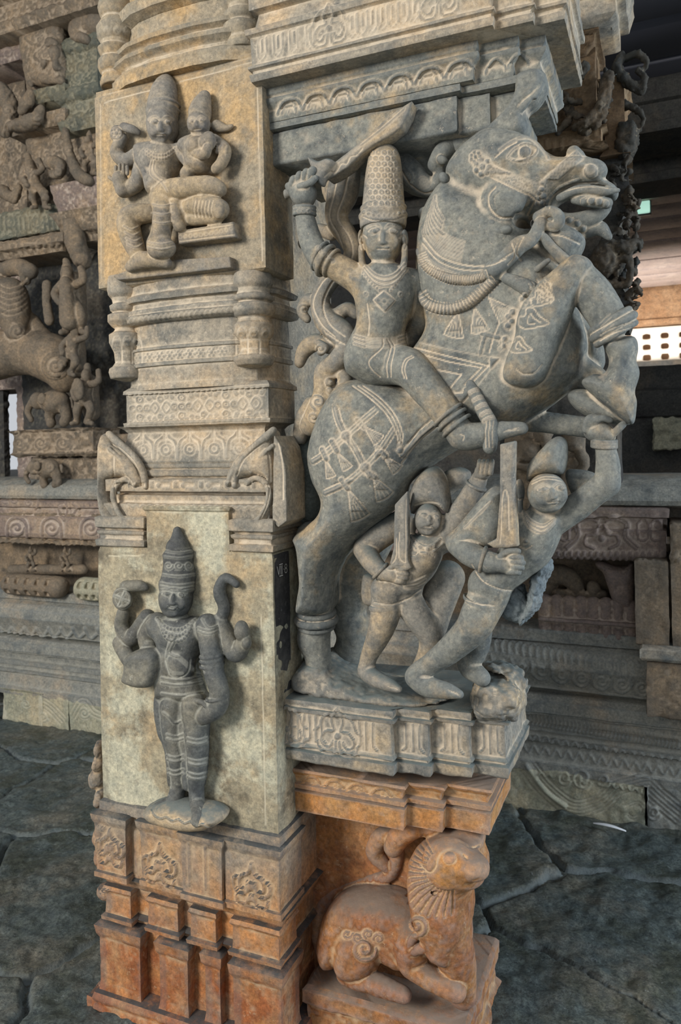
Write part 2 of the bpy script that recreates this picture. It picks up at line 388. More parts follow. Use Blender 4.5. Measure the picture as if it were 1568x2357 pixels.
    def mesh(s, name, mat, parent=None, layer=None, wear=.0010, wscale=28.):
        D = s.D; D[0] = D[-1] = .06; D[:, 0] = D[:, -1] = .06; D[:, :, 0] = D[:, :, -1] = .06
        sg = D < 0
        c = np.zeros(tuple(n-1 for n in D.shape), np.uint8)
        for i in (0, 1):
            for j in (0, 1):
                for k in (0, 1): c += sg[i:D.shape[0]-1+i, j:D.shape[1]-1+j, k:D.shape[2]-1+k]
        I, J, K = np.nonzero((c > 0) & (c < 8)); del c
        idx = np.full(tuple(n-1 for n in D.shape), -1, np.int32); idx[I, J, K] = np.arange(len(I), dtype=np.int32)
        corner = {(a, b, d): D[I+a, J+b, K+d] for a in (0, 1) for b in (0, 1) for d in (0, 1)}
        acc = np.zeros((len(I), 3)); cnt = np.zeros(len(I))
        for ax in range(3):
            for u in (0, 1):
                for v in (0, 1):
                    o = [0, 0, 0]; oo = [q for q in range(3) if q != ax]; o[oo[0]] = u; o[oo[1]] = v; p = list(o); p[ax] = 1
                    f0 = corner[tuple(o)]; f1 = corner[tuple(p)]; m = (f0 < 0) != (f1 < 0)
                    t = np.where(m, f0/np.where(m, f0-f1, 1), 0)
                    pt = [np.full(len(I), float(q)) for q in o]; pt[ax] = t
                    for q in range(3): acc[:, q] += np.where(m, pt[q], 0)
                    cnt += m
        acc /= cnt[:, None]
        V = np.c_[s.x[0]+(I+acc[:, 0])*s.h, s.y[0]+(J+acc[:, 1])*s.h, s.z[0]+(K+acc[:, 2])*s.h]
        Fs = []
        for ax in range(3):
            A = sg[tuple(slice(0, -1) if q == ax else slice(1, -1) for q in range(3))]; B = sg[tuple(slice(1, None) if q == ax else slice(1, -1) for q in range(3))]
            E = np.nonzero(A != B); neg = A[E]; e = [E[q]+(0 if q == ax else 1) for q in range(3)]
            o1, o2 = [q for q in range(3) if q != ax]
            def g(d1, d2):
                ii = [x.copy() for x in e]; ii[o1] -= d1; ii[o2] -= d2; return idx[ii[0], ii[1], ii[2]]
            q4 = np.c_[g(1, 1), g(0, 1), g(0, 0), g(1, 0)]
            flip = neg if ax in (0, 2) else ~neg
            q4 = np.where(flip[:, None], q4, q4[:, ::-1]); Fs.append(q4)
        F = np.vstack(Fs); F = F[(F >= 0).all(1)]
        s.D = None
        return make_mesh(name, V, F, mat, parent, layer, wear, wscale)
def rings(name, parent, layer, mat, lst, h=.0028):
    """one part made of a few bangles: (px, py, Y, R, r, ang, tilt)"""
    xs = [l[0] for l in lst]; ys = [l[1] for l in lst]; R = max(l[3]+l[4] for l in lst)+6; Yl = [l[2] for l in lst]; sc = .0013
    v = Vol(min(xs)-R, min(ys)-R, max(xs)+R, max(ys)+R, min(Yl)-R*sc, max(Yl)+R*sc, h)
    for x, y, Y, R, r, a, t in lst: v.torus(x, y, Y, R, r, a, .002, t)
    return v.mesh(name, mat, parent, layer, .0006)
def face(v, layer, head, tilt=0., look=0., bold=1.):
    """features laid on the curve of a head, turned a little to the visitor; head = (px, py, Y, rx, rz, ry) in px"""
    hx, hy, hY, rx, rz, ry = head; X0, Z0 = P(hx, hy, hY); sc = S(hx, hy, hY); R = np.array([rx, ry, rz])*sc; C = np.array([X0, hY, Z0])
    c, q = math.cos(math.radians(tilt)), math.sin(math.radians(tilt))
    f = lambda u, w: (hx+look+u*rx*c-w*rz*q, hy+u*rx*q+w*rz*c)
    def Yat(px, py):
        x1, z1 = P(px, py, hY); d = np.array([x1, hY, z1])-CAM; o = (CAM-C)/R; d = d/R
        A, B, D = d@d, 2*(o@d), o@o-1; disc = B*B-4*A*D
        if disc < 0: return hY
        t = (-B-math.sqrt(disc))/(2*A); return float(CAM[1]+t*(d*R)[1])
    def e(u, w, a, b, dep, off=0., k=.003, ang=0.):
        p = f(u, w); v.ell(p[0], p[1], Yat(*p)+off*rx*sc, a*rx, b*rz, dep*rx*bold, tilt+ang, k)
    e(0, .02, .13, .26, .16, 0, .005); e(0, .24, .21, .085, .17, 0, .004)
    e(0, .44, .30, .045, .10, 0, .002); e(0, .52, .20, .045, .10, 0, .002); e(0, .78, .30, .13, .12, .03, .012)
    for g in (-1, 1):
        e(g*.42, -.22, .27, .105, .10, 0, .002, g*5); e(g*.5, .22, .26, .22, .10, .05, .016)
        ln(layer, [f(g*.10, -.34), f(g*.38, -.50), f(g*.80, -.34)], 2, .0035, dust=.6)
        ln(layer, [f(g*.16, -.20), f(g*.42, -.32), f(g*.72, -.21), f(g*.42, -.13), f(g*.16, -.20)], 1.6, -.0025, dust=.8); dot(layer, *f(g*.42, -.22), max(3., rx*.11), .003, dust=.5)
    ln(layer, [f(-.30, .47), f(0, .48), f(.30, .47)], 1.5, -.003)
# ---------------------------------------------------------------- mouldings
def prism(name, plan, prof, mat, parent=None, layer=None, res=.006, wear=.0012, wscale=22., vis=None, smooth=True):
    """plan: corner list (counter-clockwise from above); prof: (z, offset) list from bottom to top"""
    res *= QF
    p = np.asarray(plan, float); n = len(p); e = np.roll(p, -1, 0)-p; L = np.linalg.norm(e, axis=1); u = e/L[:, None]; nr = np.c_[u[:, 1], -u[:, 0]]
    pn = np.roll(nr, 1, 0); mit = (pn+nr); mit /= np.maximum((mit*nr).sum(1), .3)[:, None]
    pr = [prof[0]]
    for (za, ea), (zb, eb) in zip(prof[:-1], prof[1:]):
        m = max(int(math.ceil(math.hypot(zb-za, eb-ea)/res)), 1)
        for k in range(1, m+1): pr.append((za+(zb-za)*k/m, ea+(eb-ea)*k/m))
    ring = []
    for i in range(n):
        r_ = res
        if vis is not None and i not in vis: r_ = .08
        m = max(int(math.ceil(L[i]/r_)), 1)
        for k in range(m): ring.append((i, k/m))
    ii = np.array([a for a, _ in ring]); tt = np.array([b for _, b in ring])[:, None]; jj = (ii+1) % n
    Vs = []
    for z, ee in pr:
        A = p+mit*ee; q = A[ii]*(1-tt)+A[jj]*tt; Vs.append(np.c_[q, np.full(len(q), z)])
    m = len(ring); k = len(pr); V = np.vstack(Vs)
    a = np.arange(m); b = (a+1) % m
    F = np.vstack([np.c_[a+r*m, b+r*m, b+(r+1)*m, a+(r+1)*m] for r in range(k-1)])
    o = make_mesh(name, V, F, mat, parent, layer, wear, wscale, smooth=smooth)
    import bmesh
    bm = bmesh.new(); bm.from_mesh(o.data); bm.verts.ensure_lookup_table()
    f1 = bm.faces.new([bm.verts[i] for i in range(m)][::-1]); f2 = bm.faces.new([bm.verts[(k-1)*m+i] for i in range(m)])
    bmesh.ops.triangulate(bm, faces=[f1, f2]); bm.to_mesh(o.data); bm.free()
    if smooth:
        try: o.data.set_sharp_from_angle(angle=math.radians(50))
        except Exception: pass
    return o
def rect(x0, x1, y0, y1): return [(x0, y0), (x1, y0), (x1, y1), (x0, y1)]
def lathe(name, cx, cy, prof, mat, parent=None, layer=None, nseg=72, wear=.001, lobes=0, lamp=0.):
    """prof: (z, r) bottom to top"""
    prof = [(prof[0][0], .0008)]+list(prof)+[(prof[-1][0], .0008)]; pr = [prof[0]]; res = .005*QF
    for (za, ea), (zb, eb) in zip(prof[:-1], prof[1:]):
        m = max(int(math.ceil(math.hypot(zb-za, eb-ea)/res)), 1)
        for k in range(1, m+1): pr.append((za+(zb-za)*k/m, ea+(eb-ea)*k/m))
    th = np.arange(nseg)/nseg*2*math.pi; Vs = [np.c_[cx+r*np.cos(th)*(1+lamp*np.cos(lobes*th)), cy+r*np.sin(th)*(1+lamp*np.cos(lobes*th)), np.full(nseg, z)] for z, r in pr]
    V = np.vstack(Vs+[[[cx, cy, pr[0][0]]], [[cx, cy, pr[-1][0]]]]); a = np.arange(nseg); b = (a+1) % nseg; k = len(pr); n = nseg
    F = [np.c_[a+r*n, b+r*n, b+(r+1)*n, a+(r+1)*n] for r in range(k-1)]
    F.append(np.c_[b, a, np.full(n, k*n), np.full(n, k*n)]); F.append(np.c_[a+(k-1)*n, b+(k-1)*n, np.full(n, k*n+1), np.full(n, k*n+1)])
    F = np.vstack(F[:-2]); o = make_mesh(name, V[:k*n], F, mat, parent, layer, wear)
    return o
def boxm(name, x0, x1, y0, y1, z0, z1, mat, parent=None, layer=None, res=.012, wear=.0015, bev=.004):
    return prism(name, rect(x0+bev, x1-bev, y0+bev, y1-bev), [(z0, 0), (z0+bev*.3, bev*.7), (z0+bev, bev), (z1-bev, bev), (z1-bev*.3, bev*.7), (z1, 0)], mat, parent, layer, res, wear)
def ZP(px, py, Y): return P(px, py, Y)[1]
def XP(px, py, Y): return P(px, py, Y)[0]
# ================================================================ THE SETTING
YB = 1.77                                                    # face of the temple platform behind
def struct(o): o['kind'] = 'structure'; return o
# floor: one big bed of irregular flagstones
def make_floor():
    x0, x1, y0, y1 = -7., 5.0, -3.0, 9.0
    st = .022
    def grid(xa, xb, ya, yb, st):
        xs = np.arange(xa, xb+st*.5, st); ys = np.arange(ya, yb+st*.5, st); X, Y = np.meshgrid(xs, ys, indexing='ij')
        nx, ny = X.shape; k = np.arange(nx*ny).reshape(nx, ny)
        F = np.c_[k[:-1, :-1].ravel(), k[1:, :-1].ravel(), k[1:, 1:].ravel(), k[:-1, 1:].ravel()]
        return X, Y, F
    r2 = np.random.default_rng(3)
    cx, cy = np.meshgrid(np.arange(x0, x1, .86), np.arange(y0, y1, .66), indexing='ij')
    cx = (cx+r2.uniform(-.34, .34, cx.shape)).ravel(); cy = (cy+r2.uniform(-.26, .26, cy.shape)).ravel(); lv = r2.uniform(-.008, .008, len(cx))
    X, Y, F = grid(-3.4, 1.8, -.6, 2.3, .009)
    p = np.c_[X.ravel(), Y.ravel(), np.zeros(X.size)]
    wx = p[:, 0]+.11*vnoise(p, 3.3)+.03*vnoise(p, 17); wy = p[:, 1]+.11*vnoise(p+9, 3.3)+.03*vnoise(p+4, 17)
    d1 = np.full(len(p), 9.); d2 = np.full(len(p), 9.); who = np.zeros(len(p), int)
    for i in range(len(cx)):
        if abs(cx[i]-(-.8)) > 3.6 or abs(cy[i]-.85) > 2.4: continue
        d = np.hypot(wx-cx[i], (wy-cy[i])); c = d < d1; d2 = np.where(c, d1, np.minimum(d2, d)); d1 = np.where(c, d, d1); who = np.where(c, i, who)
    e = d2-d1; wj = .03+.07*np.clip(vnoise(p+2, 1.3)+.25, 0, 1); j = np.clip(e/wj, 0, 1)
    z = -.034+.032*np.clip((j-.35)*3, 0, 1)**.6+lv[who]*j+.016*vnoise(p, 4)+.018*vnoise(p, 13)*j+.010*vnoise(p, 36)*j
    o = make_mesh('floor', np.c_[p[:, :2], z], F, M_floor, None, None, 0, disp=False); struct(o)
    o.data.attributes.new('joint', 'FLOAT', 'POINT').data.foreach_set('value', (1-j).astype(np.float32))
    X, Y, F = grid(-12, 6, -6, 12, 1.0)
    keep = ~((X.ravel() > -3.3) & (X.ravel() < 1.7) & (Y.ravel() > -.5) & (Y.ravel() < 2.2))
    V = np.c_[X.ravel(), Y.ravel(), np.full(X.size, -.03)]
    o = make_mesh('floor', V, F, M_floor, None, None, 0, disp=False); struct(o)
M_floor = stone('slate_flagstone', (.075, .10, .105), (.125, .13, .115), (.045, .055, .045), rough=.42, dustc=(.25, .28, .28), tanamt=.5, darkamt=.55, grain=.8, bump=1.0, sc=.8, point=0)
def _fl():
    N, L = nodes(M_floor); b = N['Principled BSDF']; src = b.inputs['Base Color'].links[0].from_socket
    a = N.new('ShaderNodeAttribute'); a.attribute_name = 'joint'; m = N.new('ShaderNodeMix'); m.data_type = 'RGBA'; r = N.new('ShaderNodeMapRange'); r.inputs[1].default_value = .25; r.inputs[2].default_value = .75
    L.new(a.outputs['Fac'], r.inputs[0]); L.new(r.outputs[0], m.inputs[0]); L.new(src, m.inputs[6]); m.inputs[7].default_value = (.15, .18, .185, 1); L.new(m.outputs[2], b.inputs['Base Color'])
_fl(); make_floor()
def wallrun(name, z0, z1, y, mat, x0=-6.5, x1=1.5, prof=None, res=.014, layer=None, wear=.004, back=.5):
    return prism(name, rect(x0, x1, y, y+back), prof or [(z0, 0), (z1, 0)], mat, None, layer, res, wear, 12., vis=[0])
# ================================================================ THE PILLAR
PIL = thing('carved_pillar', 'large square stone pillar with relief panels, ochre above and orange stained at the foot', 'pillar', (-.3, .3, 0))
LP = 'pil'
Z430 = lambda y, Y=0.: ZP(430, y, Y)
def fpx(X, Z, Y=0.):
    a, b = proj(X, Y, Z); return float(a), float(b)
def octo(cx, cy, r, n=16, rot=.5):
    return [(cx+r*math.cos((i+rot)*2*math.pi/n), cy+r*math.sin((i+rot)*2*math.pi/n)) for i in range(n)]
PC = (-.30, .15)
DP = .17
def cham(x0, x1, y0, y1, c=.09, c2=.04):
    return [(x0+c, y0), (x0+(x1-x0)*.36, y0-.012), (x0+(x1-x0)*.64, y0-.012), (x1-c, y0), (x1-c*.3, y0+c2*.75), (x1, y0+c), (x1, y1), (x0, y1), (x0, y0+c), (x0+c*.3, y0+c2*.75)]
prism('rear_core', rect(-.56, -.07, .14, .6), [(0, 0), (3.6, 0)], M_mid, PIL, None, .05, .003)
# ---- foot of the pillar -------------------------------------------------
zb = [Z430(y) for y in (1905, 2050, 2088, 2150, 2185, 2330, 2357)]
z0 = Z430(1888)                     # bottom of the panel block
prism('foot_slab', rect(-.66, .10, -.03, .66), [(-.02, 0), (.03, 0)], M_base, PIL, LP, .012, .003)
prism('foot_plinth', rect(-.60, .00, .0, .32), [(.0, .035), (zb[6], .03), (zb[5]-.02, .035), (zb[5]-.004, .03), (zb[5], 0)], M_base, PIL, LP, .006, .003, vis=[0, 1])
prism('foot_core', rect(-.585, -.015, .025, .30), [(zb[5]-.01, 0), (zb[4]+.03, 0), (zb[4]+.04, .012), (zb[3]-.004, .018), (zb[3]+.004, .0), (zb[2], .0), (zb[2]+.01, .018), (zb[1]-.012, .03), (zb[1]-.005, .036), (zb[1], .02), (zb[1]+.005, -.01)], M_base, PIL, LP, .005, .003, vis=[0, 1])
for xa, xb in ((-.62, -.47), (-.40, -.30), (-.145, .006)):
    prism('pilaster', rect(xa, xb, -.012, .10), [(zb[5]-.005, .004), (zb[5]+.02, .0), (zb[4]-.03, 0), (zb[4]-.015, .008), (zb[4]+.012, .012), (zb[4]+.02, .0)], M_base, PIL, LP, .005, .003, vis=[0, 1])
for xa, xb in ((-.245, -.195),):
    prism('pilaster', rect(xa, xb, -.004, .10), [(zb[5]-.005, .004), (zb[5]+.02, .0), (zb[4]-.03, 0), (zb[4]-.015, .008), (zb[4]+.012, .012), (zb[4]+.02, .0)], M_base, PIL, LP, .005, .003, vis=[0, 1])
for xa, xb, yy in ((-.615, -.50, -.03), (-.455, -.30, -.018), (-.30, -.165, -.03), (-.165, .012, -.018)):
    prism('frieze_block', rect(xa, xb, yy, .12), [(zb[1]-.004, .004), (zb[1]+.012, .004), (zb[1]+.016, -.002), (zb[0]-.03, 0), (zb[0]-.012, .008), (zb[0]+.004, .010), (zb[0]+.008, 0)], M_base, PIL, LP, .005, .002, vis=[0, 1])
prism('foot_frieze', rect(-.6, -.0, .0, .30), [(zb[1], 0), (zb[0], 0), (zb[0]+.004, .012), (z0+.012, .012), (z0+.02, 0)], M_base, PIL, LP, .006, .002, vis=[0, 1])
# string course of small blocks under the frieze
for xa, xb in ((-.60, -.50), (-.44, -.33), (-.29, -.20), (-.15, .004)):
    prism('foot_moulding', rect(xa, xb, -.012, .1), [(zb[3]-.012, .006), (zb[3], .008), (zb[3]+.006, -.002), (zb[2]-.012, -.004), (zb[2], .004), (zb[2]+.01, .0)], M_base, PIL, LP, .005, .002, vis=[0, 1])
# medallions on the frieze
def medal(cx, z, s, Y):
    for sg in (-1, 1):
        pts = [(cx, z+1.0*s), (cx+sg*.18*s, z+.55*s), (cx+sg*.55*s, z+.35*s), (cx+sg*.62*s, z-.1*s), (cx+sg*.3*s, z-.2*s), (cx+sg*.25*s, z+.1*s)]
        ln(LP, [fpx(a, b, Y) for a, b in pts], 3.8, .010, dust=.35)
        pts = [(cx+sg*.15*s, z-.2*s), (cx+sg*.5*s, z-.45*s), (cx+sg*.85*s, z-.25*s), (cx+sg*.95*s, z+.15*s), (cx+sg*.75*s, z+.3*s)]
        ln(LP, [fpx(a, b, Y) for a, b in pts], 3.8, .010, dust=.35)
        pts = [(cx+sg*.1*s, z-.4*s), (cx+sg*.3*s, z-.85*s), (cx+sg*.65*s, z-.9*s), (cx+sg*.8*s, z-.6*s)]
        ln(LP, [fpx(a, b, Y) for a, b in pts], 3.6, .010, dust=.35)
    a, b = fpx(cx, z, Y); dot(LP, a, b, 12, .012)
    a, b = fpx(cx, z-.55*s, Y); dot(LP, a, b, 8, .010)
zc = (zb[0]+zb[1])/2
medal(-.385, zc-.025, .062, -.018); medal(-.075, zc-.02, .062, -.018); medal(-.557, zc, .055, -.03)
for cx in (-.47, -.225, -.28): 
    ln(LP, [fpx(cx, zc-.06, -.02), fpx(cx, zc+.06, -.02)], 4, .005, smooth=False, dust=.4)
# ---- lower panel block --------------------------------------------------
zt = Z430(1178); zs = Z430(1262)     # top of the central part, top of the shoulders
xm0, xm1 = XP(338, 1250, 0), XP(528, 1250, 0)
prism('lower_panel_block', rect(-.6, .0, .0, DP), [(z0, 0), (z0+.004, .004), (zs-.02, .004), (zs-.006, 0), (zs, -.01)], M_lime, PIL, LP, .004, .0025, 16., vis=[0, 1])
prism('lower_panel_block', rect(xm0, xm1, .0, DP), [(zs-.02, 0), (zt, 0), (zt+.004, .006), (zt+.012, .008), (zt+.016, 0)], M_lime, PIL, LP, .004, .002, vis=[0, 1])
# sooty strip down the side face
prism('blackened_side_strip', rect(-.01, .0045, .006, .092), [(ZP(632, 1600, .02), 0), (ZP(632, 1300, .02), 0.001), (ZP(632, 1276, .02), 0)], M_black, PIL, None, .004, .0015, vis=[0, 1])
# shoulders under the corner leaves
for xa, xb in ((-.60, xm0-.012), (xm1+.012, .0)):
    prism('shoulder_cap', rect(xa, xb, .0, DP), [(zs-.004, .0), (zs, .007), (zs+.016, .009), (zs+.02, -.002), (zs+.030, -.002), (zs+.036, .004), (zs+.044, .005), (zs+.048, -.006), (zs+.052, .0), (zs+.056, .008), (zs+.086, .010), (zs+.09, 0)], M_mid, PIL, LP, .004, .0015, vis=[0, 1])
# ---- mouldings, lotus and floral band ----------------------------------
prism('stepped_moulding', rect(-.565, -.03, .03, DP),
      [(zt-.06, .01), (Z430(1172), .02), (Z430(1162), .022), (Z430(1160), .008), (Z430(1157), .004), (Z430(1142), .004), (Z430(1140), -.012), (Z430(1134), -.012), (Z430(1132), .018), (Z430(1104), .018),
       (Z430(1100), -.004), (Z430(1096), .006), (Z430(1084), .010), (Z430(1080), -.002), (Z430(1076), .004), (Z430(1068), .006), (Z430(1064), -.01)], M_mid, PIL, LP, .004, .0015, vis=[0, 1])
prism('lotus_cushion', rect(-.52, -.05, .06, DP), [(Z430(1070), .03), (Z430(1062), .036), (Z430(1040), .032), (Z430(1010), .010), (Z430(992), .006), (Z430(984), .014), (Z430(976), .03)], M_mid, PIL, LP, .0035, .0015, vis=[0, 1])
fb0, fb1 = Z430(978), Z430(890)
prism('floral_band', rect(-.50, -.02, .03, DP+.01), [(fb0-.002, 0), (fb0, .012), (fb0+.012, .014), (fb0+.014, .006), (fb1-.014, .006), (fb1-.012, .013), (fb1-.002, .012), (fb1+.008, .0), (fb1+.012, -.02)], M_mid, PIL, LP, .0035, .0012, vis=[0, 1])
yb_ = .024
def ring_(x, z, r, Y=yb_, h=.005):
    a, b = fpx(x, z, Y); dot(LP, a, b, r, h, ringw=2.6, dust=.55)
zc2 = (fb0+fb1)/2; hb = (fb1-fb0)
for i, xx in enumerate(np.linspace(-.455, -.075, 6)):
    if i % 2 == 0:
        ring_(xx, zc2, 9)
        for dx, dz in ((.027, 0), (-.027, 0), (0, .027), (0, -.027)): ring_(xx+dx, zc2+dz, 9)
    else:
        for sg in (-1, 1):
            ln(LP, [fpx(xx+sg*.006, zc2, yb_), fpx(xx+sg*.02, zc2+.016, yb_), fpx(xx+sg*.036, zc2, yb_), fpx(xx+sg*.02, zc2-.016, yb_), fpx(xx+sg*.006, zc2, yb_)], 2.4, .004, dust=.5)
            ring_(xx, zc2+sg*.026, 7)
            for q in (-1, 1):
                ring_(xx+q*.022, zc2+sg*.034, 5); ring_(xx+q*.042, zc2+sg*.030, 4)
for i in range(26):
    xx = -.49+i*.0185; 
    for sg in (-1, 1): ring_(xx, zc2+sg*(hb*.37)+rng.uniform(-.003, .003), 4)
for e in (1, -1): ln(LP, [fpx(-.50, zc2+e*hb*.43, yb_), fpx(-.01, zc2+e*hb*.43, yb_)], 2.2, .003, smooth=False, dust=.5)
# lotus petals
zl0, zl1 = Z430(1060), Z430(988)
for i, xx in enumerate((-.46, -.375, -.29, -.205, -.12)):
    Yl = .04
    ln(LP, [fpx(xx-.04, zl0+.004, Yl), fpx(xx-.036, zl0+.05, Yl), fpx(xx-.012, zl1-.02, Yl), fpx(xx, zl1, Yl), fpx(xx+.012, zl1-.02, Yl), fpx(xx+.036, zl0+.05, Yl), fpx(xx+.04, zl0+.004, Yl)], 3.0, .006, dust=.45)
    ln(LP, [fpx(xx, zl1, Yl), fpx(xx, zl0+.05, Yl)], 1.8, -.003, smooth=False)
    a, b = fpx(xx, zl0+.032, Yl); dot(LP, a, b, 13, .005, ringw=2.6); dot(LP, a, b, 5, .004)
# dentils and scallops of the mouldings
for i in range(13):
    xx = -.55+i*.044; a, b = fpx(xx, Z430(1117), .012)
    area_h(LP, [(a, b-9), (a+11, b-9), (a+11, b+7), (a, b+7)] if i % 2 else [(a-4, b-5), (a+18, b-5), (a+18, b+5), (a-4, b+5)], .006 if i % 2 else -.006, 2, .35)
    if i % 2: dot(LP, a+22, b+1, 6, .005)
for i in range(22):
    xx = -.57+i*.026
    ln(LP, [fpx(xx, Z430(1162), .01), fpx(xx+.013, Z430(1170), .01), fpx(xx+.026, Z430(1162), .01)], 2, .003, dust=.4)
# ---- faceted neck with colonnettes --------------------------------------
zn0, zn1 = Z430(892), Z430(735)
prism('faceted_shaft', cham(-.535, -.035, .02, .2), [(zn0, .004), (zn0+.012, .003), (zn0+.02, -.0), (Z430(838), 0), (Z430(836), .008), (Z430(828), .008), (Z430(826), .004), (Z430(800), .004), (Z430(798), .009), (Z430(792), .009), (Z430(790), 0), (zn1, 0)], M_mid, PIL, LP, .004, .0015)
for i in range(9):
    xx = -.44+i*.036; a, b = fpx(xx, Z430(814), .01)
    dot(LP, a, b, 5, .005)
    for q in range(6): dot(LP, a+9*math.cos(q*1.047), b+8*math.sin(q*1.047), 3.6, .004)
zu0 = Z430(648)
prism('neck_moulding', cham(-.545, -.025, .01, .2), [(zn1-.004, -.03), (zn1, .0), (zn1+.006, .014), (zn1+.022, .022), (zn1+.026, .014), (zn1+.040, .012), (zn1+.044, -.002), (zn1+.062, -.004), (zn1+.066, .012), (zn1+.078, .016), (zn1+.09, .0), (zu0+.02, -.002)], M_mid, PIL, LP, .004, .0015)
for i in range(22):
    xx = -.47+i*.018
    ln(LP, [fpx(xx, zn1+.010, 0), fpx(xx+.009, zn1+.020, 0), fpx(xx+.018, zn1+.010, 0)], 1.8, .003, dust=.5)
# ---- upper panel block --------------------------------------------------
zp1 = Z430(158)
prism('upper_panel_block', rect(-.583, .0, .0, DP), [(zu0+.006, -.012), (zu0+.012, .0), (zp1-.02, .0), (zp1-.014, -.003), (zp1, -.003), (zp1+.004, -.012)], M_tan, PIL, LP, .004, .0022, 16., vis=[0, 1])
# ---- region above -------------------------------------------------------
zt0 = zp1
zA = [Z430(y) for y in (150, 118, 96, 70, 40, 0)]
prism('top_shaft', cham(-.525, -.04, .03, .2), [(zt0-.01, 0), (zt0+.9, 0)], M_tan, PIL, LP, .005, .0015)
prism('top_moulding', cham(-.535, -.03, .02, .2), [(zt0-.01, .034), (zA[1]-.02, .036), (zA[1]-.01, .02), (zA[1]+.002, .016), (zA[2]-.01, .036), (zA[2]+.002, .036), (zA[2]+.008, .012), (zA[3]-.012, .01), (zA[3]-.004, .028), (zA[3]+.008, .03), (zA[3]+.018, .002), (zA[3]+.02, -.03)], M_tan, PIL, LP, .004, .0015)
prism('top_moulding', cham(-.525, -.04, .03, .2), [(zA[5]-.004, .0), (zA[5]+.008, .03), (zA[5]+.04, .035), (zA[5]+.06, 0)], M_tan, PIL, LP, .004, .0015)
# ---- colonnettes hanging / standing at the corners ----------------------
def colonnette(name, px, Y, ys, rs, mat, lob=0):
    zz = [ZP(px, y, Y) for y in ys]; sc = S(px, ys[0], Y)
    prof = sorted([(z, r*sc) for z, r in zip(zz, rs)], key=lambda t: t[0])
    o = lathe(name, XP(px, ys[len(ys)//2], Y), Y, prof, mat, PIL, LP, 96, .0012, lobes=8 if lob else 0, lamp=lob)
    return o
# left one of the neck: hanging bell and pot
colonnette('corner_colonnette', 292, .045, [878, 872, 858, 850, 846, 836, 812, 790, 772, 765, 758, 752, 742, 728, 722, 716, 706, 700, 690, 680, 668, 655, 640], [10, 38, 42, 40, 34, 27, 30, 40, 40, 30, 26, 34, 42, 42, 30, 36, 38, 30, 32, 40, 42, 42, 40], M_mid)
colonnette('corner_colonnette', 584, .045, [848, 842, 830, 822, 818, 806, 786, 768, 750, 742, 734, 728, 718, 704, 698, 692, 684, 678, 668, 656, 642, 630], [10, 40, 48, 47, 38, 31, 34, 46, 46, 38, 34, 44, 50, 50, 36, 46, 46, 38, 38, 46, 46, 42], M_mid)
for px, yt, w in ((292, 795, 38), (584, 775, 44)):
    for q in (-.62, 0, .62):
        cx = px+q*w
        ln(LP, [(cx-w*.3, yt+40), (cx-w*.28, yt), (cx-w*.14, yt-20), (cx+w*.14, yt-20), (cx+w*.28, yt), (cx+w*.3, yt+40)], 1.8, -.0025)
        dot(LP, cx, yt-6, 8, .004, ringw=2)
# top left and top right colonnettes
colonnette('corner_colonnette', 270, .06, [205, 196, 176, 170, 160, 146, 140, 132, 118, 112, 104, 92, 70, 56, 48, 40, 22, 12, 4, -10, -30], [38, 40, 34, 40, 44, 44, 34, 38, 44, 34, 36, 44, 46, 38, 32, 38, 42, 40, 30, 38, 40], M_tan)
colonnette('corner_colonnette', 560, .045, [122, 112, 96, 90, 78, 66, 60, 48, 36, 30, 20, 8, -10, -30, -60], [40, 42, 38, 42, 46, 46, 36, 44, 44, 32, 34, 40, 44, 40, 30], M_tan)
for q in (-.6, 0, .6): spiral(LP, 270+q*38, 68, 9, 1.2, 0, 1, 2, .003); 
# ---- corner leaves (curling horns at the top corners of the lower block) --
v = Vol(230, 980, 700, 1250, -.03, .14, .0028)
def horn(flip, ox, oy, s=1.0, Y=.0):
    f = (lambda x, y: (ox+(-x if flip else x)*s, oy+y*s))
    v.puff([f(*q) for q in ((-98, 118), (-92, 78), (-66, 40), (-28, 10), (2, -12), (14, 20), (16, 90), (14, 160), (0, 200), (-30, 215), (-50, 210), (-28, 190), (-10, 150), (-4, 110), (-22, 98), (-44, 96), (-64, 104), (-76, 120))], Y+.045, .05, .03, .004)
    v.ch([(*f(-88, 118), Y+.012, 7*s), (*f(-80, 78), Y+.008, 9*s), (*f(-56, 44), Y+.004, 10*s), (*f(-24, 14), Y, 10*s), (*f(2, -10), Y, 8*s)], .003)
    v.ch([(*f(-60, 112), Y+.012, 6*s), (*f(-38, 100), Y+.004, 6*s), (*f(-14, 116), Y, 7*s), (*f(-10, 150), Y, 7*s), (*f(-26, 186), Y, 6*s), (*f(-48, 206), Y+.006, 6*s)], .003)
    v.ch([(*f(-50, 86), Y+.006, 4*s), (*f(-28, 52), Y, 5*s), (*f(0, 26), Y-.004, 5*s)], .003)
horn(False, 628, 1000)
v.slab([(630, 1000), (648, 1030), (658, 1090), (660, 1200), (640, 1215), (626, 1200)], .0, .12, .004)
v.mesh('corner_leaf', M_mid, PIL, LP, .0015)
v = Vol(230, 980, 365, 1250, -.03, .14, .0028)
horn(True, 252, 1008, .95)
v.mesh('corner_leaf', M_mid, PIL, LP, .0015)
for pts in ([(545, 1095), (560, 1060), (590, 1032), (612, 1018)], [(618, 1040), (622, 1090), (618, 1150), (600, 1195)], [(640, 1020), (650, 1070), (652, 1150)],
            [(322, 1095), (308, 1064), (280, 1036), (258, 1022)], [(262, 1050), (262, 1100), (270, 1150), (290, 1190)]): ln(LP, pts, 2, -.004)
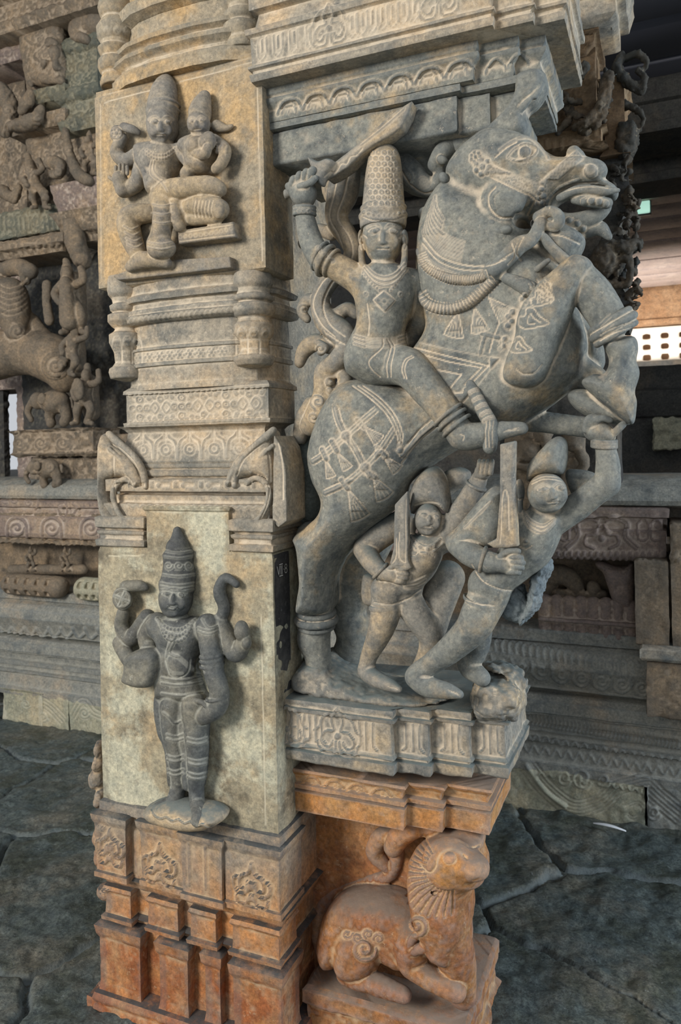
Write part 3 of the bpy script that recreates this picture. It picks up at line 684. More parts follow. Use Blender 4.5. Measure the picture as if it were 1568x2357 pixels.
# ledge under the seated pair, and panel frames
def frame(pts, h=-.003, w=1.8): ln(LP, pts, w, h, smooth=False, dust=.5)
frame([(230, 240), (232, 640)]); frame([(240, 236), (592, 140)]); frame([(590, 150), (603, 600)])
frame([(600, 1420), (612, 1900)]); frame([(250, 1280), (330, 1278)])
# white serial painted on the side face
def paint_text(lines, w=.0022, mat=None):
    m = mat or plain('white_painted_number', (.75, .75, .74), .6)
    v_, f_ = [], []
    for a, b in lines:
        a = np.array(a); b = np.array(b); d = b-a; d = d/max(np.linalg.norm(d), 1e-6); n = np.array([-d[1], d[0]])*w/2
        k = len(v_)
        for q in (a-n-d*w*.3, b-n+d*w*.3, b+n+d*w*.3, a+n-d*w*.3): v_.append(q)
        f_.append([k, k+1, k+2, k+3])
    return v_, f_, m
def side_text():
    # coordinates: u = depth along the side face (m), z
    yz0 = ZP(642, 1312, .03)
    zt_, zb_ = yz0+.016, yz0-.016; L_ = []
    # V
    L_ += [((.027, zt_-.004), (.034, zb_+.004)), ((.034, zb_+.004), (.040, zt_-.004))]
    L_ += [((.045, zt_-.004), (.045, zb_+.004)), ((.051, zt_-.004), (.051, zb_+.004)), ((.038, zt_), (.054, zt_)), ((.038, zb_), (.054, zb_))]
    L_ += [((.059, yz0), (.061, yz0))]
    c = [(.070+.0052*math.cos(t), yz0+.0065+.0055*math.sin(t)) for t in np.linspace(0, 6.283, 11)]; d = [(.070+.006*math.cos(t), yz0-.006+.0065*math.sin(t)) for t in np.linspace(0, 6.283, 11)]
    L_ += list(zip(c[:-1], c[1:]))+list(zip(d[:-1], d[1:]))
    L_ = [(((a[0]-.027)*1.2+.010, a[1]), ((b[0]-.027)*1.2+.010, b[1])) for a, b in L_]
    v_, f_, m = paint_text(L_, .002)
    me = bpy.data.meshes.new('painted_number'); me.from_pydata([(.0105, q[0], q[1]) for q in v_], [], f_); me.materials.append(m)
    o = bpy.data.objects.new('painted_number', me); link(o); setparent(o, PIL); o['label'] = 'white painted number VII.8'
side_text()

# carved knobs standing out past the left edge of the foot
for grp in (((236, 1722, 12, 24), (232, 1755, 14, 20), (226, 1790, 20, 26), (236, 1835, 14, 26)), ((244, 1890, 24, 24), (236, 1925, 20, 26), (240, 1968, 22, 28), (262, 1940, 24, 40)), ((250, 2052, 28, 18),), ((256, 2250, 20, 26), (244, 2290, 30, 34))):
    v = Vol(190, min(g[1] for g in grp)-50, 330, max(g[1] for g in grp)+60, -.03, .14, .0032)
    for x_, y_, rx_, rz_ in grp: v.ell(x_, y_, .035, rx_, rz_, 26, 0, .008)
    v.mesh('corner_knob', M_base, PIL, LP, .004, 45.)
for x_, y_, r_ in ((244, 1930, 10), (252, 1960, 12), (232, 1905, 9), (240, 2050, 8)): spiral(LP, x_, y_, r_, 1.3, 0, 1, 2.4, .005)
# ================================================================ CORNICE ABOVE, BRACKET SLAB AND LION BLOCK BELOW
LB = 'brk'
COR = thing('bracket_cornice', 'carved stone cornice bands over the horse and rider, stepped at the right end', 'cornice', (.4, .2, 2.6))
def stepped(Y0, xs, st, yback):
    """plan whose right end steps back"""
    pts = [(-.02, Y0)]; y = Y0
    for i, x in enumerate(xs):
        pts.append((x, y))
        if i < len(xs)-1: y += st; pts.append((x, y))
    pts += [(xs[-1], yback), (-.02, yback)]
    return pts
def bandz(px, y, Y): return ZP(px, y, Y)
# plain lower band
Yc = .055
x3 = [XP(1052, 260, Yc), XP(1128, 245, Yc+.02), XP(1190, 235, Yc+.04)]
zC0, zC1 = bandz(850, 340, Yc), bandz(850, 262, Yc)
prism('plain_band', stepped(Yc, x3, .022, .42), [(zC0, -.004), (zC0+.004, 0), (zC1, 0), (zC1+.004, -.006)], M_grey, COR, LB, .005, .0022, 20.)
x2 = [XP(1058, 200, .035), XP(1195, 185, .055), XP(1240, 180, .075)]
zF1 = bandz(850, 230, .035)
prism('fillet', stepped(.04, x2, .022, .42), [(zC1+.003, -.015), (zC1+.005, .0), (zF1-.004, .0), (zF1, -.006)], M_grey, COR, LB, .005, .0015)
x1 = [XP(1095, 150, .03), XP(1188, 130, .05), XP(1250, 120, .07)]
zB1 = bandz(850, 175, .03); zB2 = bandz(850, 139, .03)
prism('lotus_moulding', stepped(.03, x1, .024, .42), [(zF1-.002, -.01), (zF1+.006, -.008), (zF1+.03, -.010), (zB1-.012, .006), (zB1-.003, .008), (zB1, -.002), (zB1+.006, .002), (zB1+.010, .006), (zB2-.004, .006), (zB2, .0)], M_grey, COR, LB, .004, .0015)
# frieze slab whose soffit shows
xA = [XP(1135, 40, -.03), XP(1228, 30, -.01), XP(1300, 20, .01)]
zA0 = bandz(900, 112, -.03)
prism('top_frieze', stepped(-.03, xA, .024, .40), [(zA0, -.002), (zA0+.004, 0), (zA0+.018, .002), (zA0+.022, -.006), (zA0+.030, -.006), (zA0+.034, .004), (zA0+.040, .004), (zA0+.046, -.004), (zA0+.12, -.002), (zA0+.125, .008), (zA0+.14, .01), (zA0+.145, -.01), (zA0+.19, -.02), (zA0+.195, .0), (zA0+.5, 0)], M_mid, COR, LB, .0045, .0018)
# petal arcs on the lotus moulding and leaves on the frieze
n = 7
for i in range(n):
    xa = .03+i*(x1[0]-.03)/n; xb = xa+(x1[0]-.03)/n; xm = (xa+xb)/2; Yq = .03
    top = zB1-.014
    ln(LB, [fpx(xa+.002, zF1+.012, Yq), fpx(xa+.004, top-.03, Yq), fpx(xa+.018, top-.006, Yq), fpx(xm, top, Yq), fpx(xb-.018, top-.006, Yq), fpx(xb-.004, top-.03, Yq), fpx(xb-.002, zF1+.012, Yq)], 3.6, .007, dust=.3)
    ln(LB, [fpx(xa+.014, zF1+.014, Yq), fpx(xa+.016, top-.036, Yq), fpx(xm-.014, top-.018, Yq), fpx(xm+.010, top-.020, Yq), fpx(xb-.02, top-.04, Yq), fpx(xm+.016, zF1+.03, Yq), fpx(xm+.006, zF1+.04, Yq)], 2.2, .004, dust=.4)
    ln(LB, [fpx(xm-.004, zF1+.014, Yq), fpx(xm-.002, top-.04, Yq)], 2.0, .004, smooth=False, dust=.4)
for xa, w in ((x1[0]+.02, .05), (x1[0]+.075, .05)):
    ln(LB, [fpx(xa, zF1+.012, .055), fpx(xa+.004, zB1-.036, .055), fpx(xa+w/2, zB1-.016, .055), fpx(xa+w-.004, zB1-.036, .055), fpx(xa+w, zF1+.012, .055)], 3.2, .006, dust=.3)
def ornate(cx, z, s, Y, layer=LB):
    for sg in (-1, 1):
        for q in (((0, 1.5), (.35, .9), (.2, .3), (.7, .2), (1.0, -.3), (.6, -.7), (.3, -.35)), ((.1, -.3), (.2, -.9), (.7, -1.0), (1.1, -.8), (1.2, -.4)), ((.5, 1.2), (.9, .9), (1.1, .4), (1.4, .2))):
            ln(layer, [fpx(cx+sg*a*s, z+b*s, Y) for a, b in q], 3, .006, dust=.4)
    a, b = fpx(cx, z, Y); dot(layer, a, b, 8, .006)
ornate(XP(758, 80, -.03), zA0+.09, .042, -.03); ornate(XP(1010, 20, -.03), zA0+.09, .042, -.03)
for cx in list(np.linspace(.02, XP(715, 80, -.03), 4))+list(np.linspace(XP(812, 80, -.03), XP(955, 60, -.03), 7)):
    ln(LB, [fpx(cx-.012, zA0+.11, -.03), fpx(cx-.012, zA0+.065, -.03), fpx(cx, zA0+.054, -.03), fpx(cx+.012, zA0+.065, -.03), fpx(cx+.012, zA0+.11, -.03)], 2.2, .004, dust=.5)
    ln(LB, [fpx(cx, zA0+.105, -.03), fpx(cx, zA0+.075, -.03)], 3.2, .004, smooth=False, dust=.5)
# leaf-shaped corbel at the right end of the cornice
v = Vol(1040, 160, 1270, 400, .0, .34, .0035)
v.puff([(1195, 182), (1248, 168), (1262, 200), (1242, 238), (1216, 262), (1220, 300), (1204, 322), (1150, 336), (1085, 345), (1122, 305), (1165, 262), (1186, 225)], .10, .055, .022)
v.ch([(1250, 176, .07, 7), (1236, 215, .06, 8), (1205, 245, .055, 8), (1160, 290, .06, 7), (1110, 330, .07, 6)], .004)
v.ell(1222, 250, .06, 8, 22, 16, 24, .004, 'sub')
v.mesh('leaf_corbel', M_grey, COR, LB)
# ---- bracket slab carrying the horse
SLB = thing('bracket_slab', 'projecting carved stone slab carrying the horse and the two attendants, broken at its right end', 'bracket', (.3, .3, 1.2))
Ys = .05
zS1 = ZP(780, 1622, Ys); zS0 = ZP(780, 1768, Ys)
def h_(t): return zS0+(zS1-zS0)*t
xs_ = [XP(905, 1720, Ys), XP(990, 1710, Ys+.03), XP(1085, 1700, Ys+.06), XP(1168, 1690, Ys+.09)]
prism('carved_slab', stepped(Ys, xs_, .030, .46), [(zS0, -.004), (zS0+.004, 0), (zS0+.03, .002), (zS0+.034, -.008), (zS0+.040, -.008), (zS0+.044, .002), (zS0+.052, -.006), (h_(.80), -.008), (h_(.82), .006), (h_(.87), .008), (h_(.88), .0), (h_(.95), .002), (h_(.99), .0), (h_(1), -.008)], M_greyw, SLB, LB, .0042, .0025)
for x0_, x1_, yy in ((.0, xs_[0], Ys), (xs_[0], xs_[1], Ys+.03), (xs_[1], xs_[2], Ys+.06), (xs_[2], xs_[3], Ys+.09)):
    k = 3 if x0_ == .0 else 1
    if x0_ == 0.: 
        cxs = [(.045, 0), (.10, 0), (.25, 0)]; ornate(.165, (zS0+zS1)/2-.0, .05, Ys)
        ornate(.01, (zS0+zS1)/2-.0, .045, Ys)
    else: cxs = [((x0_+x1_)/2, 0)]
    for cx, _ in cxs:
        for d in (-.020, 0, .020):
            ln(LB, [fpx(cx+d, h_(.78), yy), fpx(cx+d*.9, h_(.45), yy), fpx(cx+d*1.5, h_(.36), yy)], 2.6, .006, dust=.45)
# broken lump at the right end of the slab
v = Vol(1060, 1500, 1230, 1680, .08, .40, .0035)
v.puff([(1092, 1560), (1110, 1530), (1150, 1528), (1196, 1552), (1206, 1580), (1198, 1640), (1150, 1655), (1100, 1640)], .20, .09, .04)
v.puff([(1095, 1575), (1130, 1562), (1190, 1575), (1200, 1620), (1140, 1650), (1095, 1635)], .14, .05, .03)
v.ell(1130, 1560, .13, 40, 9, 60, 12, .008, 'sub')
v.mesh('broken_lump', M_greyw, SLB, LB, .010, 30.)
# ---- orange cornice under the slab
Yo = .10
xo = [XP(928, 1850, Yo), XP(1018, 1850, Yo+.03), XP(1125, 1850, Yo+.055)]
zo1 = ZP(800, 1786, Yo); zo0 = ZP(800, 1892, Yo)
LIO = thing('lion_block', 'orange stained stone block under the bracket carved with a crouching lion', 'pedestal', (.3, .4, 0))
prism('block_cornice', stepped(Yo, xo, .03, .46), [(zo0, -.01), (zo0+.004, -.002), (zo0+.055, .002), (zo0+.064, .004), (zo0+.068, -.006), (zo0+.072, .004), (zo0+.085, .006), (zo0+.09, -.004), (zo1-.02, .0), (zo1-.005, .012), (zo1, .008)], M_lionst, LIO, LB, .005, .002)
for cx in (.06, .13, .20, .27):
    ln(LB, [fpx(cx-.03, zo0+.090, Yo), fpx(cx-.012, zo0+.108, Yo), fpx(cx+.012, zo0+.110, Yo), fpx(cx+.03, zo0+.092, Yo)], 3, .006, dust=.3)
    spiral(LB, *fpx(cx+.006, zo0+.097, Yo), 7, 1.2, 0, 1, 2, .004)
prism('block_wall', rect(-.03, XP(1040, 2000, .27), .245, .5), [(.10, 0), (zo0+.01, 0)], M_lionst, LIO, LB, .007, .003)
zf = ZP(800, 2290, .12)
prism('block_base', rect(.02, XP(1075, 2320, .16), .12, .52), [(-.02, .03), (zf-.16, .03), (zf-.12, .0), (zf-.06, .0), (zf-.05, .012), (zf-.012, .012), (zf, .0)], M_lionst, LIO, LB, .007, .005)
# ---- the crouching lion
LI = 'lion'
v = Vol(690, 1880, 1150, 2310, -.02, .33, .0035)
v.puff([(742, 2130), (760, 2080), (800, 2050), (870, 2045), (930, 2060), (975, 2090), (1000, 2150), (985, 2210), (930, 2215), (880, 2190), (850, 2180), (780, 2215), (750, 2200), (738, 2165)], .20, .09, .06)
v.puff([(945, 1990), (960, 1950), (1010, 1920), (1070, 1915), (1110, 1930), (1112, 1960), (1122, 1990), (1118, 2020), (1090, 2040), (1088, 2100), (1075, 2160), (1050, 2200), (1000, 2180), (970, 2120), (950, 2050)], .17, .11, .06)
v.ell(1035, 1985, .09, 62, 55, 45, 0, .015)
v.ell(1085, 1992, .09, 42, 30, 42, 10, .012)
v.ch([(1010, 2100, .13, 58), (1040, 2180, .15, 50), (1060, 2240, .17, 36), (1065, 2290, .18, 30)], .02)
v.ch([(950, 2170, .14, 46), (950, 2220, .13, 30), (1010, 2262, .12, 24), (1050, 2280, .12, 24)], .012)
v.puff([(775, 2180), (790, 2140), (830, 2125), (868, 2140), (885, 2180), (872, 2225), (840, 2245), (800, 2240), (778, 2215)], .15, .07, .05, .01)
v.ch([(800, 2240, .14, 26), (860, 2262, .12, 24), (930, 2290, .11, 18)], .01)
v.ch([(745, 2180, .24, 22), (735, 2120, .26, 20), (765, 2060, .26, 16), (850, 2030, .25, 15), (900, 2010, .24, 15), (915, 1960, .24, 15), (905, 1920, .24, 18)], .01)
v.ch([(905, 1920, .235, 16), (880, 1925, .235, 20), (862, 1960, .235, 20), (885, 1990, .235, 14), (900, 2000, .24, 12)], .008)
v.ch([(905, 1950, .2, 22), (925, 1920, .2, 26), (960, 1900, .2, 26), (1000, 1905, .2, 22)], .01)
v.ch([(990, 2050, .07, 5), (1030, 2062, .05, 5), (1075, 2040, .045, 5), (1108, 2024, .05, 5)], .003, 'sub')
v.ch([(1000, 2200, .09, 12), (985, 2180, .085, 12), (940, 2190, .10, 10), (960, 2150, .09, 9), (985, 2160, .085, 8)], .004)
v.mesh('lion_relief', M_lionst, LIO, LI, .002)
for i in range(17):
    a = math.radians(75+i*9.5); cx, cy = 1030, 2000
    ln(LI, [(cx+52*math.cos(a), cy+52*math.sin(a)), (cx+86*math.cos(a+.12), cy+84*math.sin(a+.12)), (cx+(100+18*math.sin(i*.4))*math.cos(a+.16), cy+(104+20*math.sin(i*.25))*math.sin(a+.16))], 3.4, -.006, dust=.25)
ln(LI, [(965, 1990), (985, 2010), (1000, 2000), (1015, 1965), (1045, 1955), (1075, 1975)], 4, -.006); dot(LI, 1035, 1975, 14, .008); 
ln(LI, [(1060, 1935), (1085, 1950), (1108, 1945)], 3, -.005); spiral(LI, 838, 2185, 28, 1.6, 0, 1, 4, .007); spiral(LI, 960, 2130, 26, 1.5, 2, -1, 4, .007)
for i in range(4): spiral(LI, 800+i*24, 2150+10*(i % 2), 12, 1.2, i, 1, 3, .005)
# ================================================================ THE REARING HORSE
LH = 'horse'
HORSE = thing('horse_statue', 'carved grey stone rearing horse with bridle and tasselled harness beside the pillar', 'statue', (.4, .15, 1.17))
YH = .13
v = Vol(670, 290, 1490, 1580, -.08, .33, .0034)
# hind quarters and hind leg
v.puff([(800, 880), (880, 872), (960, 900), (1010, 950), (1010, 1000), (968, 1050), (940, 1108), (925, 1155), (880, 1195), (828, 1240), (788, 1290), (770, 1340), (762, 1405), (700, 1405), (704, 1330), (698, 1265), (690, 1230), (718, 1205), (744, 1180), (752, 1150), (732, 1105), (722, 1050), (735, 985), (762, 925)], YH, .13, .085, 0)
v.ell(850, 1030, .08, 115, 140, 85, 25, .03)
v.ch([(870, 1110, .10, 66), (800, 1200, .12, 48), (742, 1270, .13, 40), (736, 1340, .13, 34), (732, 1400, .13, 36)], .02)
v.ch([(710, 1225, .13, 24), (730, 1260, .13, 36)], .02)
v.ch([(726, 1440, .13, 36), (722, 1470, .13, 38), (730, 1500, .13, 32), (734, 1530, .13, 30), (736, 1580, .13, 34)], .012)
rings('fetlock_ring', HORSE, LH, M_grey, [(728, 1410, .13, 40, 7, 92, .12), (728, 1426, .13, 43, 9, 92, .12), (728, 1442, .13, 39, 5, 92, .12)])
# far hind leg, dark and rough, behind
v.ch([(850, 1230, .25, 60), (820, 1310, .26, 52), (800, 1400, .27, 44), (815, 1470, .27, 40), (790, 1540, .27, 40)], .02)
# belly and chest
v.puff([(900, 950), (1000, 880), (1150, 820), (1300, 800), (1345, 860), (1330, 885), (1290, 915), (1230, 960), (1180, 992), (1090, 1015), (1020, 1055), (940, 1100), (910, 1060)], YH+.02, .14, .09, .03)
v.puff([(990, 475), (968, 550), (966, 640), (980, 720), (985, 760), (960, 800), (920, 840), (960, 910), (1060, 975), (1180, 970), (1270, 920), (1330, 860), (1352, 800), (1338, 730), (1316, 680), (1300, 620), (1270, 585), (1240, 560), (1210, 500), (1120, 440), (1040, 420)], YH, .135, .10, .03)
v.puff([(1330, 820), (1390, 850), (1400, 880), (1350, 900), (1310, 880)], .14, .04, .03, .015)
# neck block under the jaw
v.puff([(1255, 520), (1300, 520), (1345, 545), (1340, 580), (1310, 610), (1260, 600), (1230, 560)], .10, .08, .04, .012)
# head
v.puff([(1030, 410), (1050, 365), (1085, 330), (1130, 303), (1190, 308), (1235, 335), (1275, 362), (1300, 368), (1345, 366), (1378, 378), (1396, 415), (1424, 438), (1412, 458), (1370, 449), (1325, 452), (1290, 464), (1266, 492), (1220, 500), (1170, 498), (1110, 480), (1060, 460)], .10, .10, .07, .02)
v.ell(1190, 358, .03, 62, 46, 40, 20, .02); v.ell(1160, 460, .02, 52, 48, 26, 0, .012)
v.ch([(1320, 352, .06, 16), (1330, 362, .06, 16)], .006); v.ell(1366, 392, .045, 32, 26, 30, 20, .008)
v.ch([(1290, 455, .05, 10), (1335, 436, .04, 11), (1385, 440, .04, 11), (1424, 438, .05, 5)], .006)
v.ch([(1325, 458, .06, 12), (1360, 462, .05, 14), (1398, 468, .06, 13)], .004)
# lower jaw
v.ch([(1255, 500, .10, 26), (1300, 515, .10, 24), (1345, 506, .10, 20), (1380, 492, .10, 16), (1400, 476, .10, 8)], .01)
v.ch([(1285, 474, .03, 7), (1320, 478, .02, 9), (1350, 486, .03, 6)], .002, 'sub'); v.ch([(1285, 474, .06, 6), (1320, 479, .06, 9), (1350, 486, .06, 5)], .002, 'sub')
v.ch([(1350, 530, .12, 18), (1380, 525, .12, 16), (1402, 545, .12, 8)], .006)
v.ell(1200, 512, .06, 15, 15, 80, 0, .004, 'sub')
# shoulder, raised foreleg
v.puff([(1290, 612), (1325, 588), (1362, 606), (1345, 660), (1324, 704), (1300, 770), (1275, 830), (1256, 870), (1226, 892), (1186, 892), (1160, 872), (1166, 830), (1186, 780), (1196, 720), (1236, 660)], .01, .062, .045, .003)
v.ch([(1322, 634, .02, 42), (1366, 680, .025, 44), (1405, 742, .03, 42)], .008)
rings('knee_ring', HORSE, LH, M_grey, [(1405, 738, .035, 46, 9, 62, .15), (1412, 752, .035, 50, 10, 62, .15), (1418, 768, .035, 47, 8, 62, .15)])
v.puff([(1388, 785), (1420, 778), (1460, 775), (1470, 800), (1466, 830), (1472, 860), (1462, 900), (1466, 930), (1457, 976), (1420, 955), (1370, 915), (1340, 880), (1365, 862), (1392, 860), (1402, 830)], .045, .065, .045, .008)
v.puff([(1308, 905), (1345, 895), (1400, 915), (1440, 940), (1458, 962), (1446, 978), (1405, 975), (1350, 958), (1316, 932)], .09, .05, .03, .006)
v.puff([(1322, 690), (1352, 735), (1385, 785), (1392, 840), (1365, 866), (1335, 860), (1345, 790)], .19, .04, .03, .01)
# far foreleg, blue grey bar towards the attendant's raised hand
v.ch([(1200, 965, .16, 26), (1280, 975, .17, 24), (1360, 985, .17, 24)], .01)
# mane knob, ear stub
v.ch([(1000, 492, .10, 20), (978, 492, .10, 16)], .005); v.ch([(1165, 300, .12, 30), (1195, 280, .12, 20)], .01)
v.ch([(1060, 330, .13, 26), (1100, 310, .13, 22)], .02)
v.mesh('horse_body', M_grey, HORSE, LH, .0012)
# harness, each a part of its own
v = Vol(945, 560, 1150, 740, -.06, .10, .0030)
v.ch([(966, 578, .05, 9), (985, 615, .015, 11), (1030, 640, -.002, 12), (1080, 645, -.004, 12), (1122, 636, .0, 12)], .002); v.mesh('braided_collar', M_greyw, HORSE, LH, .0006)
v = Vol(945, 600, 1170, 740, -.06, .10, .0030)
v.ch([(968, 672, .06, 10), (985, 700, .02, 12), (1030, 712, -.004, 13), (1075, 700, -.008, 13), (1110, 672, -.006, 13), (1140, 642, -.006, 13)], .002); v.mesh('braided_collar', M_greyw, HORSE, LH, .0006)
v = Vol(1100, 460, 1320, 700, -.07, .08, .0030)
v.ell(1140, 622, -.012, 26, 26, 16, 20, .003); v.ch([(1140, 622, -.02, 18), (1165, 596, -.012, 20), (1195, 565, -.008, 20), (1225, 550, .0, 15), (1245, 515, .01, 15)], .004)
v.ch([(1240, 500, .02, 14), (1268, 486, .015, 12), (1286, 498, .012, 13), (1284, 518, .015, 12), (1258, 520, .02, 12), (1240, 505, .02, 12)], .003)
v.ch([(1165, 640, -.012, 12), (1200, 655, -.006, 17), (1222, 668, .0, 20)], .004); v.ch([(1250, 545, .01, 10), (1275, 575, .02, 12), (1300, 600, .03, 14)], .004)
v.ch([(1262, 600, .0, 6), (1236, 620, .01, 8)], .003); v.mesh('bridle_rope', M_grey, HORSE, LH, .0010)
v = Vol(1000, 390, 1190, 560, -.04, .06, .0028)
for i, (x_, y_, a_) in enumerate(((1022, 410, 60), (1032, 440, 60), (1048, 465, 40), (1066, 484, 30), (1090, 495, 20), (1108, 512, 40), (1130, 516, 10), (1146, 534, 20), (1165, 530, 0))):
    v.ell(x_, y_, .012+.02*(i < 2), 15, 11, 13, a_, .002)
v.mesh('neck_chain', M_grey, HORSE, LH, .0008)
# --- cut ornament of the horse
for i in range(9):
    ln(LH, [(1002-i*3.4, 452+i*10), (1004-i*3, 478+i*10), (1020-i*2.5, 505+i*9.5), (1052-i*2, 524+i*9), (1074-i*2, 530+i*9)][:(3 if i < 3 else 5)], 2.6, .0035, dust=.6)
for i in range(6):
    ln(LH, [(972+i*.5, 566+i*7), (990+i*3, 600+i*4.5), (1020+i*6, 618+i*2.6)], 2.4, .003, dust=.6)
for pts in ([(975, 548), (1010, 588), (1060, 608), (1120, 612), (1165, 596)], [(972, 560), (1008, 600), (1060, 620), (1118, 622)]): ln(LH, pts, 2.2, -.004)
def ribs(layer, pts, n, half, w=1.8, h=-.004):
    c = cr_curve(pts, 14); seg = np.hypot(*np.diff(c, axis=0).T); s = np.r_[0, np.cumsum(seg)]
    for q in np.linspace(0, s[-1], n):
        x = np.interp(q, s, c[:, 0]); y = np.interp(q, s, c[:, 1]); x2 = np.interp(min(q+3, s[-1]), s, c[:, 0]); y2 = np.interp(min(q+3, s[-1]), s, c[:, 1]); x1_ = np.interp(max(q-3, 0), s, c[:, 0]); y1_ = np.interp(max(q-3, 0), s, c[:, 1])
        d = np.array([x2-x1_, y2-y1_]); d /= max(np.hypot(*d), 1e-6)
        ln(layer, [(x-d[1]*half, y+d[0]*half), (x+d[1]*half, y-d[0]*half)], w, h, smooth=False)
ribs(LH, [(968, 585), (985, 615), (1030, 640), (1080, 645), (1122, 636)], 34, 12)
ribs(LH, [(968, 676), (985, 700), (1030, 712), (1075, 700), (1110, 672), (1138, 645)], 26, 14, 2.2)
tassel(LH, 1054, 716, 62, 1.75, .75, 5); tassel(LH, 1092, 706, 62, 1.35, .7, 5); tassel(LH, 1124, 684, 66, .8, .7, 5)
ln(LH, [(1178, 560), (1185, 590), (1170, 610)], 2.4, -.004); ln(LH, [(1205, 545), (1190, 580), (1200, 600)], 2.4, -.004); ln(LH, [(1150, 600), (1180, 580), (1190, 560)], 2, -.004)
# bridle bands with flowers
def band(layer, a, b, half, n, r=4.5, h=.005):
    a = np.array(a, float); b = np.array(b, float); d = (b-a)/np.hypot(*(b-a)); nn = np.array([-d[1], d[0]])*half
    area_h(layer, [a+nn, b+nn, b-nn, a-nn], h, 3, .5)
    for i in range(n):
        c = a+(b-a)*(i+.5)/n
        for s in (-.5, .5): dot(layer, *(c+nn*s+d*(2 if s > 0 else -2)), r, .004, dust=.7)
band(LH, (1120, 390), (1235, 435), 13, 10); band(LH, (1250, 430), (1335, 355), 13, 9); band(LH, (1100, 370), (1125, 395), 12, 3)
def flower(layer, x, y, r, n=7):
    dot(layer, x, y, r*.5, .009, dust=.6)
    for i in range(n): dot(layer, x+r*math.cos(i*6.283/n), y+r*math.sin(i*6.283/n), r*.42, .007, dust=.6)
flower(LH, 1112, 385, 16); flower(LH, 1250, 450, 15); flower(LH, 1095, 362, 10)
ln(LH, [(1130, 408), (1220, 450), (1232, 462), (1215, 495)], 2.4, -.005, smooth=False)
ln(LH, [(1140, 430), (1124, 450), (1128, 480), (1150, 500), (1180, 502)], 2.6, -.006); ln(LH, [(1148, 440), (1134, 456), (1140, 482)], 2.2, .004)
# eye
ln(LH, [(1168, 362), (1185, 342), (1210, 333), (1232, 340), (1234, 352), (1215, 365), (1190, 370), (1168, 362)], 2.8, .007, dust=.8)
dot(LH, 1209, 351, 14, .010, dust=.9); ln(LH, [(1150, 345), (1185, 322), (1220, 318), (1250, 345), (1262, 365)], 2.6, .005, dust=.6); ln(LH, [(1140, 362), (1165, 340), (1190, 326)], 2.2, -.004)
dot(LH, 1360, 394, 16, .008, dust=.9); dot(LH, 1360, 388, 10, .004, dust=1.0)
ln(LH, [(1264, 478), (1275, 452), (1310, 436), (1360, 428), (1400, 432)], 2.4, -.005); ln(LH, [(1268, 462), (1290, 440), (1330, 424), (1375, 420)], 2.2, -.004); ln(LH, [(1255, 486), (1262, 460), (1290, 430), (1335, 412)], 2.2, .004)
for x_, y_ in ((1345, 464), (1362, 463), (1379, 465), (1394, 469)): dot(LH, x_, y_, 8, .007, dust=.7)
for x_, y_ in ((1310, 508), (1328, 515), (1342, 527)): dot(LH, x_, y_, 8, .006, dust=.7)
ln(LH, [(1270, 540), (1300, 545), (1335, 562)], 2.4, -.004); ln(LH, [(1268, 530), (1305, 536), (1340, 550)], 2.4, .004)
# leaf pendants on the shoulder
def leafp(x, y, s, a=0.):
    c, q = math.cos(a), math.sin(a); f = lambda u, w_: (x+(u*c-w_*q)*s, y+(u*q+w_*c)*s)
    pts = [f(46, 4), f(28, -8), f(16, -22), (f(4, -20)), f(2, -8), f(-8, -4), f(-8, 10), f(4, 16), f(24, 12)]
    area_h(LH, pts, .008, 3, .7, smooth=False); ln(LH, pts, 2, -.003, smooth=True, closed=True)
    ln(LH, [f(32, 4), f(18, -4), f(12, -12), f(8, -4), f(8, 6), f(20, 6)], 1.8, -.004)
    for k in range(4): dot(LH, *f(-20-6*(k % 2), -12+k*8), 6*s, .006, dust=.7)
leafp(1230, 690, 1.0, -.1); leafp(1205, 736, 1.3, .05); leafp(1180, 795, 1.0, .15)
ln(LH, [(1188, 850), (1205, 862), (1232, 858), (1248, 840)], 2.2, -.004)
# saddle cloth
area_h(LH, [(938, 782), (1040, 806), (1150, 826), (1098, 890), (1048, 944), (1010, 900), (960, 850), (930, 830)], .006, 4, .6)
for pts in ([(940, 796), (1040, 822), (1124, 842), (1080, 888)], [(940, 806), (1030, 832), (1108, 846), (1070, 886)], [(935, 824), (1000, 850), (1062, 862), (1030, 900)]): ln(LH, pts, 2.2, -.004, smooth=False)
ln(LH, [(1128, 742), (1118, 770), (1105, 815)], 3, .004); ln(LH, [(1150, 742), (1138, 772), (1126, 812)], 2, -.004); ln(LH, [(1110, 768), (1148, 778)], 4, .005, smooth=False)
# crupper straps, knots and tassels on the rump
def strap(pts, off=7):
    p = np.array(pts, float)
    for o in (-off, 0, off):
        q = []
        for i in range(len(p)):
            d = p[min(i+1, len(p)-1)]-p[max(i-1, 0)]; d /= np.hypot(*d); q.append(p[i]+np.array([-d[1], d[0]])*o)
        ln(LH, q, 1.9, -.0045, dust=.9)
    ln(LH, p, off, .004, dust=.0)
strap([(722, 1062), (748, 1044), (797, 1003), (835, 968), (866, 942)]); strap([(750, 1134), (795, 1112), (840, 1075), (880, 1030), (908, 988)]); strap([(772, 940), (780, 970), (797, 1003), (818, 1035), (840, 1075), (852, 1095)])
for x_, y_ in ((797, 1003), (840, 1075)): dot(LH, x_, y_, 11, .008, dust=1)
for x_, y_, L_, a_, s_ in ((748, 1056, 46, 1.25, .5), (774, 1038, 50, 1.0, .5), (836, 980, 52, .75, .6), (882, 1048, 50, .8, .6), (858, 1094, 62, 1.05, .75), (800, 1124, 78, 1.15, .6)): tassel(LH, x_, y_, L_, a_, s_, 4)
